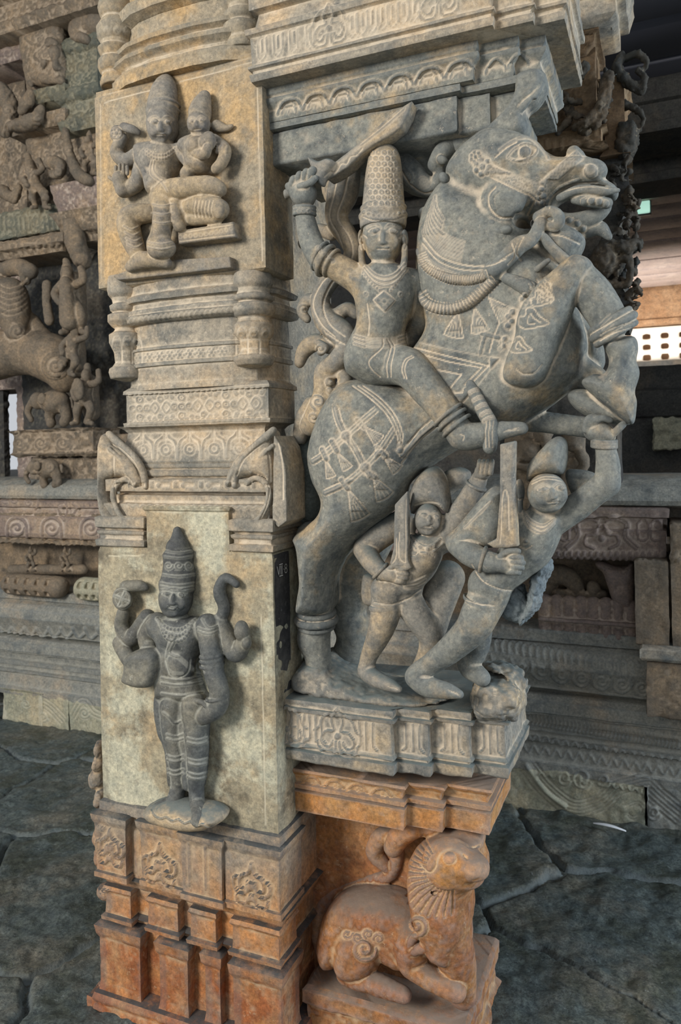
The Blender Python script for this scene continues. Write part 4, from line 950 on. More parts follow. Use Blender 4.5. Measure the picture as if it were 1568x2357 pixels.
for a_, b_ in (((742, 1034), (752, 1056)), ((764, 1016), (776, 1038)), ((822, 966), (838, 984)), ((870, 1032), (888, 1050)), ((846, 1086), (862, 1098)), ((786, 1104), (800, 1124))): ln(LH, [a_, b_], 6, .006, smooth=False, dust=.8)
# crupper cloth edge
for d in (0, 12, 24): ln(LH, [(812+d, 888), (850+d, 915), (888+d*.8, 952), (912+d*.6, 998), (916+d*.3, 1030)], 2.4, -.004)
for d in (0, 14, 26): ln(LH, [(925, 1040+d), (965, 990+d*.9), (1020, 945+d)], 2.4, -.005, smooth=False)
ln(LH, [(926, 1046), (970, 1000), (1025, 955)], 6, .005, smooth=False)
dot(LH, 921, 1037, 7, .006)
for i in range(8): ln(LH, [(1405+i*3, 722+i*8), (1380+i*3, 745+i*7)], 1.5, -.0)
for q in (0, 12): ln(LH, [(1382, 772+q), (1410, 756+q), (1455, 742+q)], 1.8, -.003)
ln(LH, [(1300, 600), (1285, 640)], 0.1, 0)
# hair texture high on the shoulder
for i in range(60):
    x_ = 1215+rng.uniform(0, 55); y_ = 640+rng.uniform(0, 50); ln(LH, [(x_, y_), (x_+4, y_+5), (x_+4, y_+10)], 1.6, -.003, dust=.5)
# ================================================================ THE RIDER AND HIS SABRE
LR = 'rider'
RIDER = thing('rider_statue', 'carved stone rider in a tall patterned crown seated on the rearing horse, right arm raised', 'statue', (.2, .1, 1.9))
v = Vol(640, 325, 1230, 1040, -.12, .26, .0028)
YR = .055
# torso
v.puff([(838, 622), (880, 602), (930, 612), (955, 634), (962, 670), (950, 712), (930, 750), (930, 780), (945, 820), (940, 870), (900, 886), (850, 880), (806, 862), (800, 815), (815, 775), (828, 745), (824, 700), (808, 655), (815, 632)], YR, .085, .06, 0)
v.ell(885, 675, YR-.03, 58, 62, 48, 0, .02); v.ell(882, 745, YR-.025, 46, 48, 48, 0, .02)
v.ch([(882, 612, YR, 26), (882, 590, YR, 26)], .01)
# raised right arm
v.ch([(828, 645, .03, 34), (785, 620, .015, 31), (745, 598, .0, 30)], .012); v.ch([(740, 596, .0, 29), (718, 560, .0, 27), (704, 510, .005, 23), (700, 478, .005, 19)], .008)
rings('armlet', RIDER, LR, M_grey, [(764, 606, .004, 32, 4.5, 32, .1), (750, 600, .004, 35, 6, 32, .1), (738, 590, .004, 33, 4.5, 32, .1)])
rings('bracelet', RIDER, LR, M_grey, [(701, y_, .005, 24, 4.2, 95, .1) for y_ in (494, 486, 478)])
# fist: palm, four bent fingers and the thumb round the hilt
v.puff([(664, 428), (682, 418), (715, 412), (726, 440), (716, 470), (690, 478), (672, 458)], .0, .034, .022, .004)
for i, (x_, y_) in enumerate(((676, 412), (690, 402), (705, 396), (719, 392))):
    v.ch([(x_-6, y_+22, -.022, 8.5), (x_, y_, -.030, 8.5), (x_+6, y_+6, -.012, 8)], .0015)
v.ch([(672, 440, -.01, 10), (664, 428, -.012, 8)], .003); v.ch([(690, 430, -.028, 8), (712, 422, -.036, 8), (726, 410, -.032, 7)], .0015)
# left arm behind the horse's neck
v.ch([(948, 648, .06, 30), (966, 690, .08, 26), (968, 735, .10, 22), (952, 770, .12, 20), (935, 790, .12, 18)], .01)
# head, face, tall crown
v.ell(882, 545, .03, 47, 60, 50, 0, .004); v.ell(882, 580, .02, 32, 26, 34, 0, .014)
face(v, LR, (882, 545, .03, 47, 60, 50), 0, 0)
for s in (-1, 1):
    v.ell(882+s*50, 548, .03, 7, 20, 14, 0, .003); v.ch([(882+s*50, 568, .02, 7), (882+s*49, 600, .015, 7), (882+s*44, 622, .01, 9)], .003)
# near leg over the saddle cloth, foot in the stirrup
v.ch([(862, 842, YR, 46), (905, 838, .03, 47), (945, 850, .0, 44), (985, 895, -.01, 40), (1025, 945, -.012, 36), (1052, 985, -.012, 32)], .012)
rings('anklet', RIDER, LR, M_grey, [(x_, y_, -.012, 37, 5, 52, .05) for x_, y_ in ((1032, 955), (1042, 966), (1052, 980))])
v.ch([(1062, 1000, -.01, 34), (1082, 1004, -.01, 32), (1115, 1000, -.008, 28), (1160, 990, -.004, 20), (1202, 986, .0, 14)], .008)
v.ell(1068, 1008, -.005, 32, 26, 28, 0, .008)
v.mesh('rider_body', M_grey, RIDER, LR, .0009)
v = Vol(815, 320, 950, 530, -.06, .14, .0026)
v.ch([(882, 514, .04, 53), (883, 470, .045, 48), (884, 410, .05, 43), (885, 370, .055, 37)], .003, smooth=True)
v.ch([(882, 510, .032, 54), (882, 503, .034, 54)], .002); v.torus(882, 498, .038, 51, 6, 90, .002, .0); v.torus(883, 480, .04, 49, 5, 90, .002, .0)
v.box(v.x[0], v.x[-1], v.y[0], v.y[-1], v.z[0], ZP(882, 516, .0), .002, 'sub')
v.mesh('crown', M_greyw, RIDER, LR, .0008)
# sash ends, belt and jewellery
crown = [(x_, y_) for x_ in range(852, 920, 13) for y_ in range(352, 480, 13)]
for i, (x_, y_) in enumerate(crown):
    xx = x_+(6 if (y_//13) % 2 else 0)
    if abs(xx-884) < 30+(y_-340)*.12: dot(LR, xx, y_, 5.0, .0035, ringw=1.8, dust=.6)
beads(LR, [(838, 489), (860, 496), (905, 496), (930, 489)], 4.5, 11, .004); ln(LR, [(836, 500), (860, 508), (905, 508), (932, 500)], 2, -.003)
for s in (-1, 1):
    ln(LR, [(882+s*37, 548), (882+s*50, 540), (882+s*55, 560), (882+s*50, 575)], 1.8, -.003)
for r_, w in ((0, 2.4), (10, 2.2), (20, 2.0)): ln(LR, [(842-r_*.3, 612+r_*.5), (860, 630+r_), (884, 638+r_), (910, 630+r_), (932+r_*.3, 606+r_*.5)], w, .0035, dust=.7)
beads(LR, [(836, 628), (856, 652), (874, 668)], 2.8, 7, .003); beads(LR, [(936, 620), (915, 648), (900, 668)], 2.8, 7, .003)
area_h(LR, [(884, 670), (910, 692), (886, 718), (860, 690)], .004, 2, .9); dot(LR, 885, 693, 6, .005); dot(LR, 872, 691, 5, .004); dot(LR, 898, 693, 5, .004); dot(LR, 886, 706, 5, .004)
for x_ in (842, 922): dot(LR, x_, 677, 5, .003, ringw=1.6)
for x_ in (835, 852): beads(LR, [(x_, 0), (x_, 1)], 1, 2, 0)
for d in (0, 8, 18): ln(LR, [(815, 772+d), (850, 780+d), (900, 780+d), (935, 772+d)], 2, .0035, dust=.6)
ln(LR, [(882, 780), (880, 800), (850, 830), (855, 850), (875, 868)], 1.8, -.003); ln(LR, [(892, 782), (900, 800), (890, 840), (892, 868)], 1.8, -.003); ln(LR, [(898, 780), (908, 800), (900, 840), (900, 868)], 1.8, -.003)
ln(LR, [(845, 700), (850, 740), (848, 772)], 1.8, -.0025)
ln(LR, [(930, 870), (925, 850), (932, 828), (948, 818)], 2, -.003); ln(LR, [(936, 872), (931, 850), (938, 830), (952, 822)], 2, -.003)
for x_ in (690, 700, 711): dot(LR, x_, 486, 5, .003, ringw=1.8)
for k in range(5): spiral(LR, 733+k*8, 570+k*8, 6, 1.2, k, 1, 1.6, .0025)
for x_ in (1120, 1128, 1136): ln(LR, [(x_, 970), (x_-3, 1000), (x_-2, 1030)], 1.6, -.003)
ln(LR, [(1060, 1000), (1068, 1004), (1066, 1014)], 2, -.003)
for i in range(3): ln(LR, [(1160+i*4, 994-i*2), (1196, 990-i*3)], 1.2, -.0015)
# the leaf-hilted sabre
SAB = thing('carved_sabre', 'broad curved stone sabre held up in the raised fist of the rider', 'sword', (.1, .0, 2.4))
v = Vol(690, 215, 965, 450, -.06, .09, .0028)
v.slab([(742, 402), (770, 372), (805, 345), (850, 308), (898, 262), (948, 230), (938, 262), (922, 292), (892, 314), (860, 332), (832, 352), (800, 384), (772, 402), (752, 412)], .0, .055, .004, smooth=False, r=.006)
v.puff([(712, 364), (735, 372), (758, 366), (772, 378), (752, 412), (744, 430), (728, 418), (720, 392)], -.005, .022, .014, .004)
v.ch([(732, 408, -.005, 11), (705, 425, -.01, 10), (675, 440, -.01, 9), (650, 450, .0, 11)], .003)
v.mesh('sabre_blade', M_greyw, SAB, LR, .0008)
ln(LR, [(756, 402), (790, 368), (840, 328), (890, 288), (932, 250)], 2, .003, dust=.5); ln(LR, [(748, 408), (762, 396), (772, 398), (786, 378), (798, 378), (806, 362), (820, 358), (835, 342)], 1.8, -.003, dust=.9)
# ribbed scabbard and stirrup strap
SCB = thing('carved_scabbard', 'short ribbed stone scabbard hanging beside the foot of the rider', 'scabbard', (.6, .0, 1.8))
v = Vol(1060, 865, 1160, 1060, -.09, .08, .003)
v.ch([(1083, 884, -.005, 10), (1092, 905, -.012, 14), (1112, 945, -.018, 16), (1128, 975, -.02, 17), (1130, 1000, -.022, 17), (1128, 1030, -.018, 16)], .003)
v.mesh('scabbard', M_grey, SCB, LR, .0008)
for x_, y_ in ((1092, 898), (1102, 915), (1110, 932), (1120, 948), (1126, 962)):
    for d in (0, 4): ln(LR, [(x_-14, y_+6+d), (x_, y_-2+d), (x_+12, y_-4+d)], 1.5, .003, dust=.9)
# ================================================================ THE TWO ATTENDANTS
LT = 'att'
def hand(v, x, y, Y, s, ang, flip=1, curl=.02):
    """hand closed on a grip: palm, four unequal bent fingers and a side thumb; ang = pointing direction"""
    c, q = math.cos(math.radians(ang)), math.sin(math.radians(ang)); f = lambda u, w: (x+(u*c-w*q*flip)*s, y+(u*q+w*c*flip)*s)
    v.ch([(*f(0, 0), Y, 15*s), (*f(14, 0), Y, 17*s), (*f(26, 2), Y, 16*s)], .005)
    for i, L_ in enumerate((26, 30, 28, 22)):
        w = -15+i*10
        v.ch([(*f(24, w), Y-.004, 6.2*s), (*f(24+L_*.55, w), Y-.016, 6*s), (*f(24+L_, w+1), Y-.006, 5.4*s), (*f(20+L_, w+2), Y+curl, 5*s)], .0012)
    v.ch([(*f(8, -14), Y-.006, 7*s), (*f(24, -26), Y-.014, 6.4*s), (*f(44, -27), Y-.014, 5.6*s)], .002)
def blade(name, label, poly, ya, yb, pxbox, loc):
    t = thing(name, label, 'sword', loc)
    v = Vol(*pxbox, ya-.03, yb+.03, .003); v.slab(poly, ya, yb, .003, r=.006); v.mesh('sword_blade', M_greyw, t, LT, .0008); return t
# --- left attendant
A1 = thing('attendant_statue', 'smaller smiling stone attendant standing under the belly of the horse, sword upright in one hand', 'statue', (.28, .2, 1.17))
v = Vol(800, 1050, 1150, 1620, -.06, .30, .003)
v.puff([(948, 1225), (985, 1240), (1022, 1230), (1018, 1275), (1000, 1320), (975, 1350), (960, 1372), (900, 1378), (868, 1365), (862, 1338), (890, 1320), (922, 1300), (930, 1262), (935, 1235)], .12, .065, .045, 0)
v.ell(975, 1275, .09, 40, 45, 32, 10, .015); v.ell(895, 1355, .09, 38, 36, 36, 0, .015)
v.ell(986, 1196, .09, 32, 38, 34, 6, .003); v.ch([(982, 1230, .12, 20), (980, 1245, .12, 22)], .01)
v.puff([(1010, 1100), (1050, 1075), (1082, 1085), (1078, 1110), (1050, 1130), (1030, 1140)], .17, .03, .02, .008)
face(v, LT, (986, 1196, .09, 32, 38, 34), 8, 3)
v.ch([(955, 1200, .11, 8), (948, 1225, .11, 8), (950, 1250, .11, 6)], .003); v.ch([(1020, 1190, .11, 8), (1025, 1215, .11, 7)], .003)
v.ch([(930, 1200, .17, 30), (880, 1230, .14, 30), (842, 1262, .12, 28)], .012); v.ch([(840, 1266, .115, 26), (858, 1295, .08, 23), (880, 1318, .06, 19)], .006)
rings('bracelet', A1, LT, M_greyw, [(876, 1314, .062, 21, 4.5, 45, .1)]); hand(v, 888, 1322, .055, .95, 4, 1)
v.ch([(1014, 1245, .12, 30), (1055, 1190, .12, 28), (1090, 1130, .12, 23), (1104, 1100, .12, 18)], .012); rings('bracelet', A1, LT, M_greyw, [(1096, 1118, .12, 22, 4.5, 118, .1)])
v.puff([(1092, 1098), (1100, 1070), (1130, 1068), (1134, 1088), (1118, 1104)], .11, .02, .014, .004)
for i in range(4): v.ch([(1100+i*10, 1090, .095, 5.5), (1103+i*10, 1070, .09, 5.5), (1104+i*10, 1060, .11, 5)], .001)
# skirt flap, legs, feet with toes
v.puff([(838, 1322), (866, 1336), (870, 1392), (836, 1384)], .18, .02, .015, .004)
v.ch([(893, 1372, .10, 38), (886, 1420, .09, 33), (872, 1462, .09, 27), (852, 1505, .10, 20), (843, 1540, .10, 18)], .012)
v.ch([(843, 1545, .10, 20), (865, 1562, .085, 19), (900, 1578, .07, 14), (918, 1586, .06, 8)], .008)
v.ch([(935, 1374, .12, 34), (962, 1420, .12, 32), (990, 1462, .13, 28), (985, 1500, .14, 22), (968, 1540, .15, 20)], .012)
v.ch([(1000, 1440, .16, 30), (1010, 1380, .19, 40), (1030, 1330, .20, 40)], .02)
for y_ in (1394, 1399): v.torus(888, y_, .095, 36, 2.5, 86, .002, .0)
v.mesh('attendant_body', M_greyw, A1, LT, .0010)
v = Vol(925, 1050, 1060, 1200, .03, .20, .003)
v.puff([(950, 1182), (950, 1130), (968, 1092), (998, 1072), (1022, 1090), (1034, 1130), (1036, 1180), (1010, 1166), (985, 1162), (965, 1168)], .115, .055, .035, .008)
v.mesh('cap', M_greyw, A1, LT, .0010)
ln(LT, [(948, 1232), (965, 1252), (990, 1258), (1014, 1240)], 2, .004, dust=.8); ln(LT, [(942, 1240), (962, 1268), (992, 1272), (1020, 1250)], 2, .004, dust=.8)
for x_, y_ in ((955, 1250), (968, 1260), (984, 1264), (1000, 1258)): dot(LT, x_, y_, 5, .003)
dot(LT, 945, 1258, 6, .003, ringw=1.8); ln(LT, [(942, 1278), (955, 1279), (962, 1270)], 1.5, -.003); ln(LT, [(990, 1276), (1000, 1282)], 1.5, -.003)
for d in (0, 8, 16): ln(LT, [(932, 1345+d*.6), (955, 1338+d), (980, 1326+d)], 2, .003, dust=.7)
ln(LT, [(862, 1388), (900, 1392), (940, 1378), (970, 1358)], 2, -.003)
ln(LT, [(958, 1164), (985, 1158), (1012, 1162), (1022, 1176)], 2, .003, dust=.7)
blade('carved_sword', 'upright stone sword in the hand of the smaller smiling attendant', [(908, 1162), (938, 1128), (939, 1290), (947, 1308), (930, 1318), (900, 1306), (896, 1296), (905, 1262)], .035, .060, (885, 1110, 960, 1335), (.25, .05, 1.5))
ln(LT, [(935, 1150), (934, 1296)], 1.6, -.003, smooth=False); ln(LT, [(912, 1240), (912, 1280), (904, 1296)], 1.5, -.003); ln(LT, [(920, 1225), (918, 1280), (932, 1296)], 1.5, -.003)
# --- right attendant
A2 = thing('attendant_statue', 'larger stone attendant in a pointed cap reaching up to the hoof of the horse', 'statue', (.55, .12, 1.17))
v = Vol(930, 950, 1450, 1620, -.12, .26, .003)
v.puff([(1178, 1160), (1230, 1190), (1290, 1180), (1300, 1200), (1285, 1250), (1262, 1295), (1225, 1325), (1190, 1352), (1150, 1375), (1095, 1362), (1085, 1335), (1110, 1310), (1140, 1280), (1160, 1230)], .06, .075, .05, 0)
v.ell(1225, 1225, .03, 52, 50, 38, 20, .015); v.ell(1125, 1345, .035, 46, 40, 44, 20, .015)
v.ell(1260, 1135, .0, 45, 46, 44, -8, .003); v.ch([(1246, 1170, .04, 26), (1240, 1190, .04, 28)], .01)
face(v, LT, (1260, 1135, .0, 45, 46, 44), -6, 11)
v.ell(1196, 1130, .03, 12, 28, 14, 0, .004); v.ch([(1196, 1155, .03, 8), (1198, 1200, .02, 8)], .003)
# raised arm
v.ch([(1285, 1195, .05, 32), (1330, 1165, .05, 31), (1375, 1130, .045, 30), (1398, 1112, .045, 28)], .012); v.ch([(1398, 1112, .045, 29), (1400, 1070, .045, 26), (1394, 1030, .05, 22), (1388, 1012, .05, 21)], .008)
v.puff([(1308, 1080), (1370, 1090), (1380, 1130), (1330, 1150), (1305, 1110)], .10, .025, .02, .01)
rings('bracelet', A2, LT, M_greyw, [(1391, y_, .05, 26, 4.5, 95, .1) for y_ in (1028, 1021, 1014)])
v.puff([(1352, 975), (1380, 962), (1412, 985), (1418, 1010), (1400, 1022), (1362, 1016), (1344, 998)], .055, .035, .022, .006)
for i in range(4): v.ch([(1348+i*4, 990-i*2, .03, 8), (1352+i*10, 966-i*1, .02, 7.5), (1368+i*12, 958+i*3, .03, 7)], .0015)
v.ch([(1405, 1005, .04, 9), (1426, 985, .04, 8), (1436, 975, .045, 7)], .002)
# bent arm with the sword
v.puff([(1180, 1130), (1165, 1150), (1168, 1200), (1150, 1252), (1110, 1262), (1060, 1268), (1028, 1240), (1060, 1205), (1105, 1150), (1140, 1118)], .035, .05, .04, .010)
v.ch([(1052, 1252, .02, 26), (1085, 1276, -.01, 28), (1120, 1292, -.025, 25), (1140, 1296, -.03, 22)], .008)
rings('bracelet', A2, LT, M_greyw, [(1112, 1288, -.022, 28, 4.5, 15, .1)]); hand(v, 1142, 1298, -.035, 1.15, 2, 1)
# legs
v.ch([(1128, 1362, .04, 46), (1102, 1420, .02, 42), (1082, 1452, .02, 37), (1040, 1492, .03, 31), (990, 1530, .04, 24), (966, 1548, .04, 24)], .012)
v.ch([(958, 1558, .04, 26), (985, 1580, .03, 24), (1030, 1590, .02, 18), (1058, 1598, .015, 10)], .008)
v.ch([(1100, 1440, .10, 34), (1095, 1490, .12, 30), (1080, 1530, .12, 26), (1110, 1560, .10, 20)], .012)
for q in (0, 5): v.torus(1112, 1384+q, .03, 45, 2.5, 108, .002, .0)
v.mesh('attendant_body', M_grey, A2, LT, .0010)
v = Vol(1195, 990, 1330, 1125, -.05, .11, .003)
v.puff([(1216, 1108), (1218, 1068), (1245, 1035), (1280, 1006), (1304, 1014), (1307, 1052), (1300, 1088), (1278, 1092), (1245, 1095)], .03, .055, .035, .008)
v.mesh('cap', M_grey, A2, LT, .0010)
for d in (0, 9, 18): ln(LT, [(1205+d*.2, 1178+d), (1222, 1198+d), (1250, 1210+d*.9), (1276, 1195+d*.5)], 2.2, .0035, dust=.8)
dot(LT, 1210, 1247, 6, .004); ln(LT, [(1198, 1258), (1212, 1264), (1225, 1256)], 1.6, -.003)
for y_ in (1092, 1098, 1104): ln(LT, [(1224, y_+10), (1250, y_-1), (1280, y_), (1300, y_+6)], 1.6, -.003, dust=.7)
ln(LT, [(1086, 1300), (1110, 1336), (1150, 1356), (1185, 1360)], 1.8, -.003); ln(LT, [(1072, 1382), (1110, 1392), (1138, 1394)], 1.8, -.003)
ln(LT, [(1190, 1108), (1184, 1130), (1192, 1150), (1204, 1148)], 1.8, -.003); ln(LT, [(1130, 1155), (1095, 1190), (1070, 1215)], 1.6, .003, dust=.6)
blade('carved_sword', 'broad upright stone sword held by the larger attendant in a pointed cap', [(1150, 1022), (1186, 1014), (1184, 1100), (1188, 1180), (1192, 1258), (1170, 1262), (1136, 1262), (1120, 1252), (1142, 1240), (1150, 1150)], -.06, -.025, (1110, 1000, 1205, 1280), (.55, -.04, 1.5))
ln(LT, [(1152, 1250), (1156, 1150), (1163, 1128), (1170, 1150), (1172, 1220)], 1.8, -.003); ln(LT, [(1150, 1080), (1158, 1080)], 1.4, -.002)
# broken cloth stump hanging behind the larger attendant
BR = thing('broken_drapery', 'pale blue-grey broken stump of carved drapery hanging behind the larger attendant', 'carving', (.65, .15, 1.4))
v = Vol(1130, 1270, 1290, 1460, .0, .24, .0032)
v.puff([(1150, 1380), (1168, 1352), (1195, 1340), (1215, 1372), (1222, 1400), (1205, 1432), (1175, 1425), (1156, 1408)], .11, .055, .03)
v.puff([(1240, 1290), (1262, 1282), (1272, 1300), (1256, 1345), (1246, 1390), (1222, 1420), (1200, 1436), (1198, 1420), (1215, 1390), (1222, 1330)], .09, .05, .03, .004)
v.mesh('drapery', stone('fresh_broken_stone', (.19, .23, .25), (.27, .29, .29), (.12, .15, .17), dustc=(.42, .44, .44), bump=1.0, point=.3), BR, LT, .006, 60.)
# rock ledge behind the feet
v = Vol(690, 1480, 1110, 1600, .0, .40, .0035)
v.puff([(752, 1500), (800, 1530), (860, 1560), (940, 1570), (1000, 1590), (1040, 1600), (960, 1612), (860, 1606), (760, 1590), (700, 1570), (705, 1520)], .20, .12, .03)
v.mesh('rock_ledge', M_greyw, SLB, LT, .005, 30.)
for k in range(4): ln(LT, [(893+k*6, 1580+k*1.5), (903+k*6, 1584+k*2)], 1.5, -.002); ln(LT, [(1032+k*6, 1588+k*2), (1044+k*5, 1596+k*2)], 1.5, -.002)
# ================================================================ SCROLLING FOLIAGE BETWEEN PILLAR AND RIDER
LV = 'vine'
VINE = thing('foliage_scroll', 'carved stone foliage scroll winding down between the pillar and the rider', 'carving', (.1, .12, 1.8))
v = Vol(655, 350, 900, 1020, .0, .24, .0032)
v.ch([(800, 395, .13, 30), (790, 440, .13, 36), (775, 500, .13, 26), (800, 545, .13, 24), (815, 580, .13, 22), (795, 618, .13, 22), (760, 645, .12, 22), (738, 690, .11, 22), (752, 738, .10, 28), (790, 770, .09, 30), (800, 800, .09, 26), (775, 832, .09, 24), (748, 858, .10, 24), (748, 900, .10, 26), (742, 945, .10, 34), (715, 980, .12, 24)], .008)
v.ch([(775, 470, .14, 20), (758, 430, .15, 18), (770, 395, .15, 14)], .008)
v.ch([(745, 700, .11, 14), (712, 690, .12, 14), (695, 715, .12, 12), (708, 735, .12, 9)], .006); v.ch([(770, 730, .11, 16), (800, 712, .12, 16), (822, 722, .13, 14)], .006)
v.ch([(760, 800, .10, 16), (728, 788, .11, 20), (702, 805, .12, 18), (690, 835, .12, 12)], .006); v.ch([(735, 790, .07, 9), (748, 800, .065, 9), (738, 812, .07, 8)], .003)
v.ch([(760, 860, .10, 14), (785, 858, .10, 14), (795, 882, .10, 18), (775, 905, .10, 14), (760, 900, .08, 9)], .006); v.ch([(770, 930, .10, 22), (800, 900, .12, 20)], .006)
v.ch([(720, 930, .12, 20), (700, 965, .13, 20), (690, 1010, .14, 16)], .006); v.ch([(700, 560, .14, 14), (730, 530, .14, 14), (765, 540, .14, 14)], .006)
for x_, y_, r_ in ((758, 880, 10), (742, 925, 14), (725, 955, 10), (738, 802, 8)): v.ell(x_, y_, .07, r_, r_*.8, r_*.7, 30, .003)
v.mesh('scroll', M_greyw, VINE, LV, .0012)
for o in (-12, 12): ln(LV, [(790+o, 400), (780+o, 450), (768+o*.8, 500), (792+o, 545), (800+o, 585), (780+o, 622), (750+o, 655), (732+o, 700), (748+o*.8, 745), (782+o, 775)], 2.4, -.004)
spiral(LV, 738, 802, 13, 1.4, 0, 1, 2.4, .004); spiral(LV, 762, 882, 16, 1.5, 1, -1, 2.6, .004); spiral(LV, 732, 925, 18, 1.5, 2, 1, 2.6, .004); spiral(LV, 700, 712, 13, 1.4, 3, 1, 2.2, .004); spiral(LV, 722, 960, 14, 1.4, 0, 1, 2.4, .004)
for i in range(6): ln(LV, [(745+i*7, 760+i*6), (752+i*7, 770+i*4), (758+i*7, 768+i*5)], 2, -.003)
V2 = thing('makara_scroll', 'curling stone beast scroll between the tall crown and the mane of the horse', 'carving', (.4, .15, 2.3))
v = Vol(905, 310, 1075, 480, .0, .30, .0032)
v.ch([(918, 372, .16, 26), (940, 400, .15, 34), (970, 425, .14, 28), (998, 430, .14, 20), (1012, 400, .13, 14), (1005, 375, .12, 14)], .008)
v.ch([(1000, 380, .12, 16), (1018, 352, .11, 20), (1035, 338, .12, 18), (1050, 320, .14, 22)], .008); v.ell(1018, 368, .09, 14, 10, 12, 30, .003)
v.ch([(1000, 440, .15, 14), (1020, 425, .15, 10)], .004)
v.mesh('scroll', M_grey, V2, LV, .0012)
spiral(LV, 975, 418, 16, 1.6, 0, 1, 2.4, .004); ln(LV, [(925, 395), (945, 425), (975, 445), (1000, 440)], 2.2, -.004); ln(LV, [(935, 385), (950, 405), (945, 422)], 2.2, .004)
# rough backing web behind rump and rider
W2 = thing('backing_web', 'smooth blue-grey stone web joining the pillar to the hind leg of the horse', 'carving', (.1, .2, 1.5))
v = Vol(650, 985, 790, 1590, .12, .34, .0035)
v.puff([(690, 1020), (722, 1000), (745, 1020), (748, 1140), (735, 1200), (700, 1240), (700, 1560), (672, 1560), (668, 1250), (672, 1150)], .22, .07, .04)
v.mesh('web', stone('smooth_blue_grey_stone', (.17, .205, .20), (.25, .25, .22), (.10, .13, .135), dustc=(.4, .42, .4), point=.3, bump=.3), W2, LV, .003, 14.)
# ================================================================ RELIEF OF THE STANDING DEITY
LD = 'dei'
DE = thing('standing_deity_relief', 'dark carved relief of a standing four-armed crowned figure on the pale lower panel', 'relief', (-.33, 0, .85))
v = Vol(235, 1190, 640, 1910, -.16, .03, .0027)
Yd = -.015
# crown
v.ell(405, 1378, Yd-.022, 38, 46, 42, 4, .005); 
face(v, LD, (405, 1378, Yd-.022, 38, 46, 42), 3, -6, 1.2)
# torso
v.puff([(352, 1420), (390, 1415), (430, 1418), (470, 1425), (480, 1460), (466, 1500), (452, 1530), (462, 1565), (470, 1600), (440, 1612), (395, 1610), (370, 1600), (368, 1560), (376, 1520), (372, 1480), (352, 1450)], Yd, .055, .035, .006)
v.ell(408, 1460, Yd-.035, 50, 36, 26, 0, .012); v.ell(415, 1530, Yd-.03, 38, 40, 26, 0, .012); v.ch([(408, 1412, Yd-.01, 24), (408, 1430, Yd-.01, 26)], .006)
# four arms
v.ch([(362, 1435, Yd-.01, 26), (340, 1465, Yd-.01, 22), (345, 1490, Yd-.015, 20)], .008); v.ch([(338, 1420, Yd, 18), (300, 1470, Yd-.01, 18), (280, 1440, Yd-.01, 16), (284, 1410, Yd-.015, 14)], .006)
v.ch([(290, 1350, Yd-.015, 14), (318, 1348, Yd-.015, 13), (336, 1352, Yd-.01, 8)], .005)
v.puff([(300, 1505), (335, 1492), (368, 1500), (372, 1540), (358, 1575), (325, 1580), (292, 1565), (296, 1535)], Yd-.045, .04, .02, .005)
v.ch([(275, 1480, Yd-.02, 16), (300, 1520, Yd-.03, 18), (320, 1525, Yd-.04, 22)], .006)
v.ch([(478, 1440, Yd-.02, 28), (486, 1490, Yd-.035, 26), (492, 1545, Yd-.04, 24), (505, 1590, Yd-.04, 23), (498, 1628, Yd-.04, 24), (470, 1648, Yd-.045, 20)], .008)
for i, w in enumerate((0, 9, 18, 27)): v.ch([(462, 1632+w*.9, Yd-.05, 6), (442, 1636+w*.8, Yd-.054, 5.5), (428-(i % 2)*3, 1640+w*.6, Yd-.045, 5)], .0015)
v.ch([(482, 1630, Yd-.055, 8), (468, 1618, Yd-.06, 6), (452, 1612, Yd-.055, 5.5)], .002)
v.ch([(505, 1430, Yd, 18), (540, 1500, Yd-.012, 22), (560, 1480, Yd-.015, 18), (560, 1455, Yd-.02, 16)], .006); v.ch([(500, 1440, Yd+.004, 16), (516, 1402, Yd, 14), (505, 1360, Yd-.012, 14), (520, 1330, Yd-.012, 11), (545, 1345, Yd-.01, 8)], .006); v.ell(556, 1452, Yd-.03, 18, 24, 16, 0, .004); v.ell(568, 1480, Yd-.03, 11, 14, 14, 0, .004)
for x_, y_ in ((468, 1500), (486, 1512)): pass
for y_ in (1508, 1518, 1530): v.torus(488, y_, Yd-.035, 26, 3.5, 85, .002, .05)
v.torus(500, 1605, Yd-.04, 24, 4, 80, .002, .05)
# hips, legs, feet
v.puff([(368, 1590), (400, 1600), (440, 1600), (476, 1595), (482, 1640), (478, 1700), (476, 1760), (468, 1812), (440, 1816), (428, 1790), (424, 1720), (420, 1790), (405, 1806), (395, 1790), (388, 1720), (372, 1680), (364, 1630)], Yd, .045, .03, .008)
v.ch([(396, 1625, Yd-.03, 27), (398, 1680, Yd-.03, 25), (408, 1740, Yd-.028, 21), (412, 1795, Yd-.02, 17)], .006)
v.ch([(448, 1625, Yd-.035, 30), (452, 1680, Yd-.035, 28), (455, 1745, Yd-.032, 24), (452, 1805, Yd-.025, 19), (455, 1850, Yd-.03, 17)], .006)
v.ch([(455, 1860, Yd-.045, 20), (458, 1885, Yd-.07, 20)], .006); v.ch([(412, 1800, Yd-.015, 17), (400, 1850, Yd-.03, 20), (370, 1860, Yd-.05, 16), (352, 1866, Yd-.05, 10)], .008)
M_dei = stone('dark_rubbed_stone', (.105, .115, .115), (.20, .195, .16), (.045, .05, .055), rough=.6, dustc=(.42, .42, .36), tanamt=.4, darkamt=.45, point=.5); v.mesh('deity_body', M_dei, DE, LD, .0012)
v = Vol(350, 1200, 470, 1375, -.10, .03, .0027)
v.ch([(408, 1222, Yd, 10), (410, 1250, Yd, 22)], .004); v.ch([(410, 1262, Yd, 28), (411, 1272, Yd, 36)], .003); v.ch([(411, 1285, Yd-.005, 34), (411, 1318, Yd-.005, 36)], .003, smooth=False)
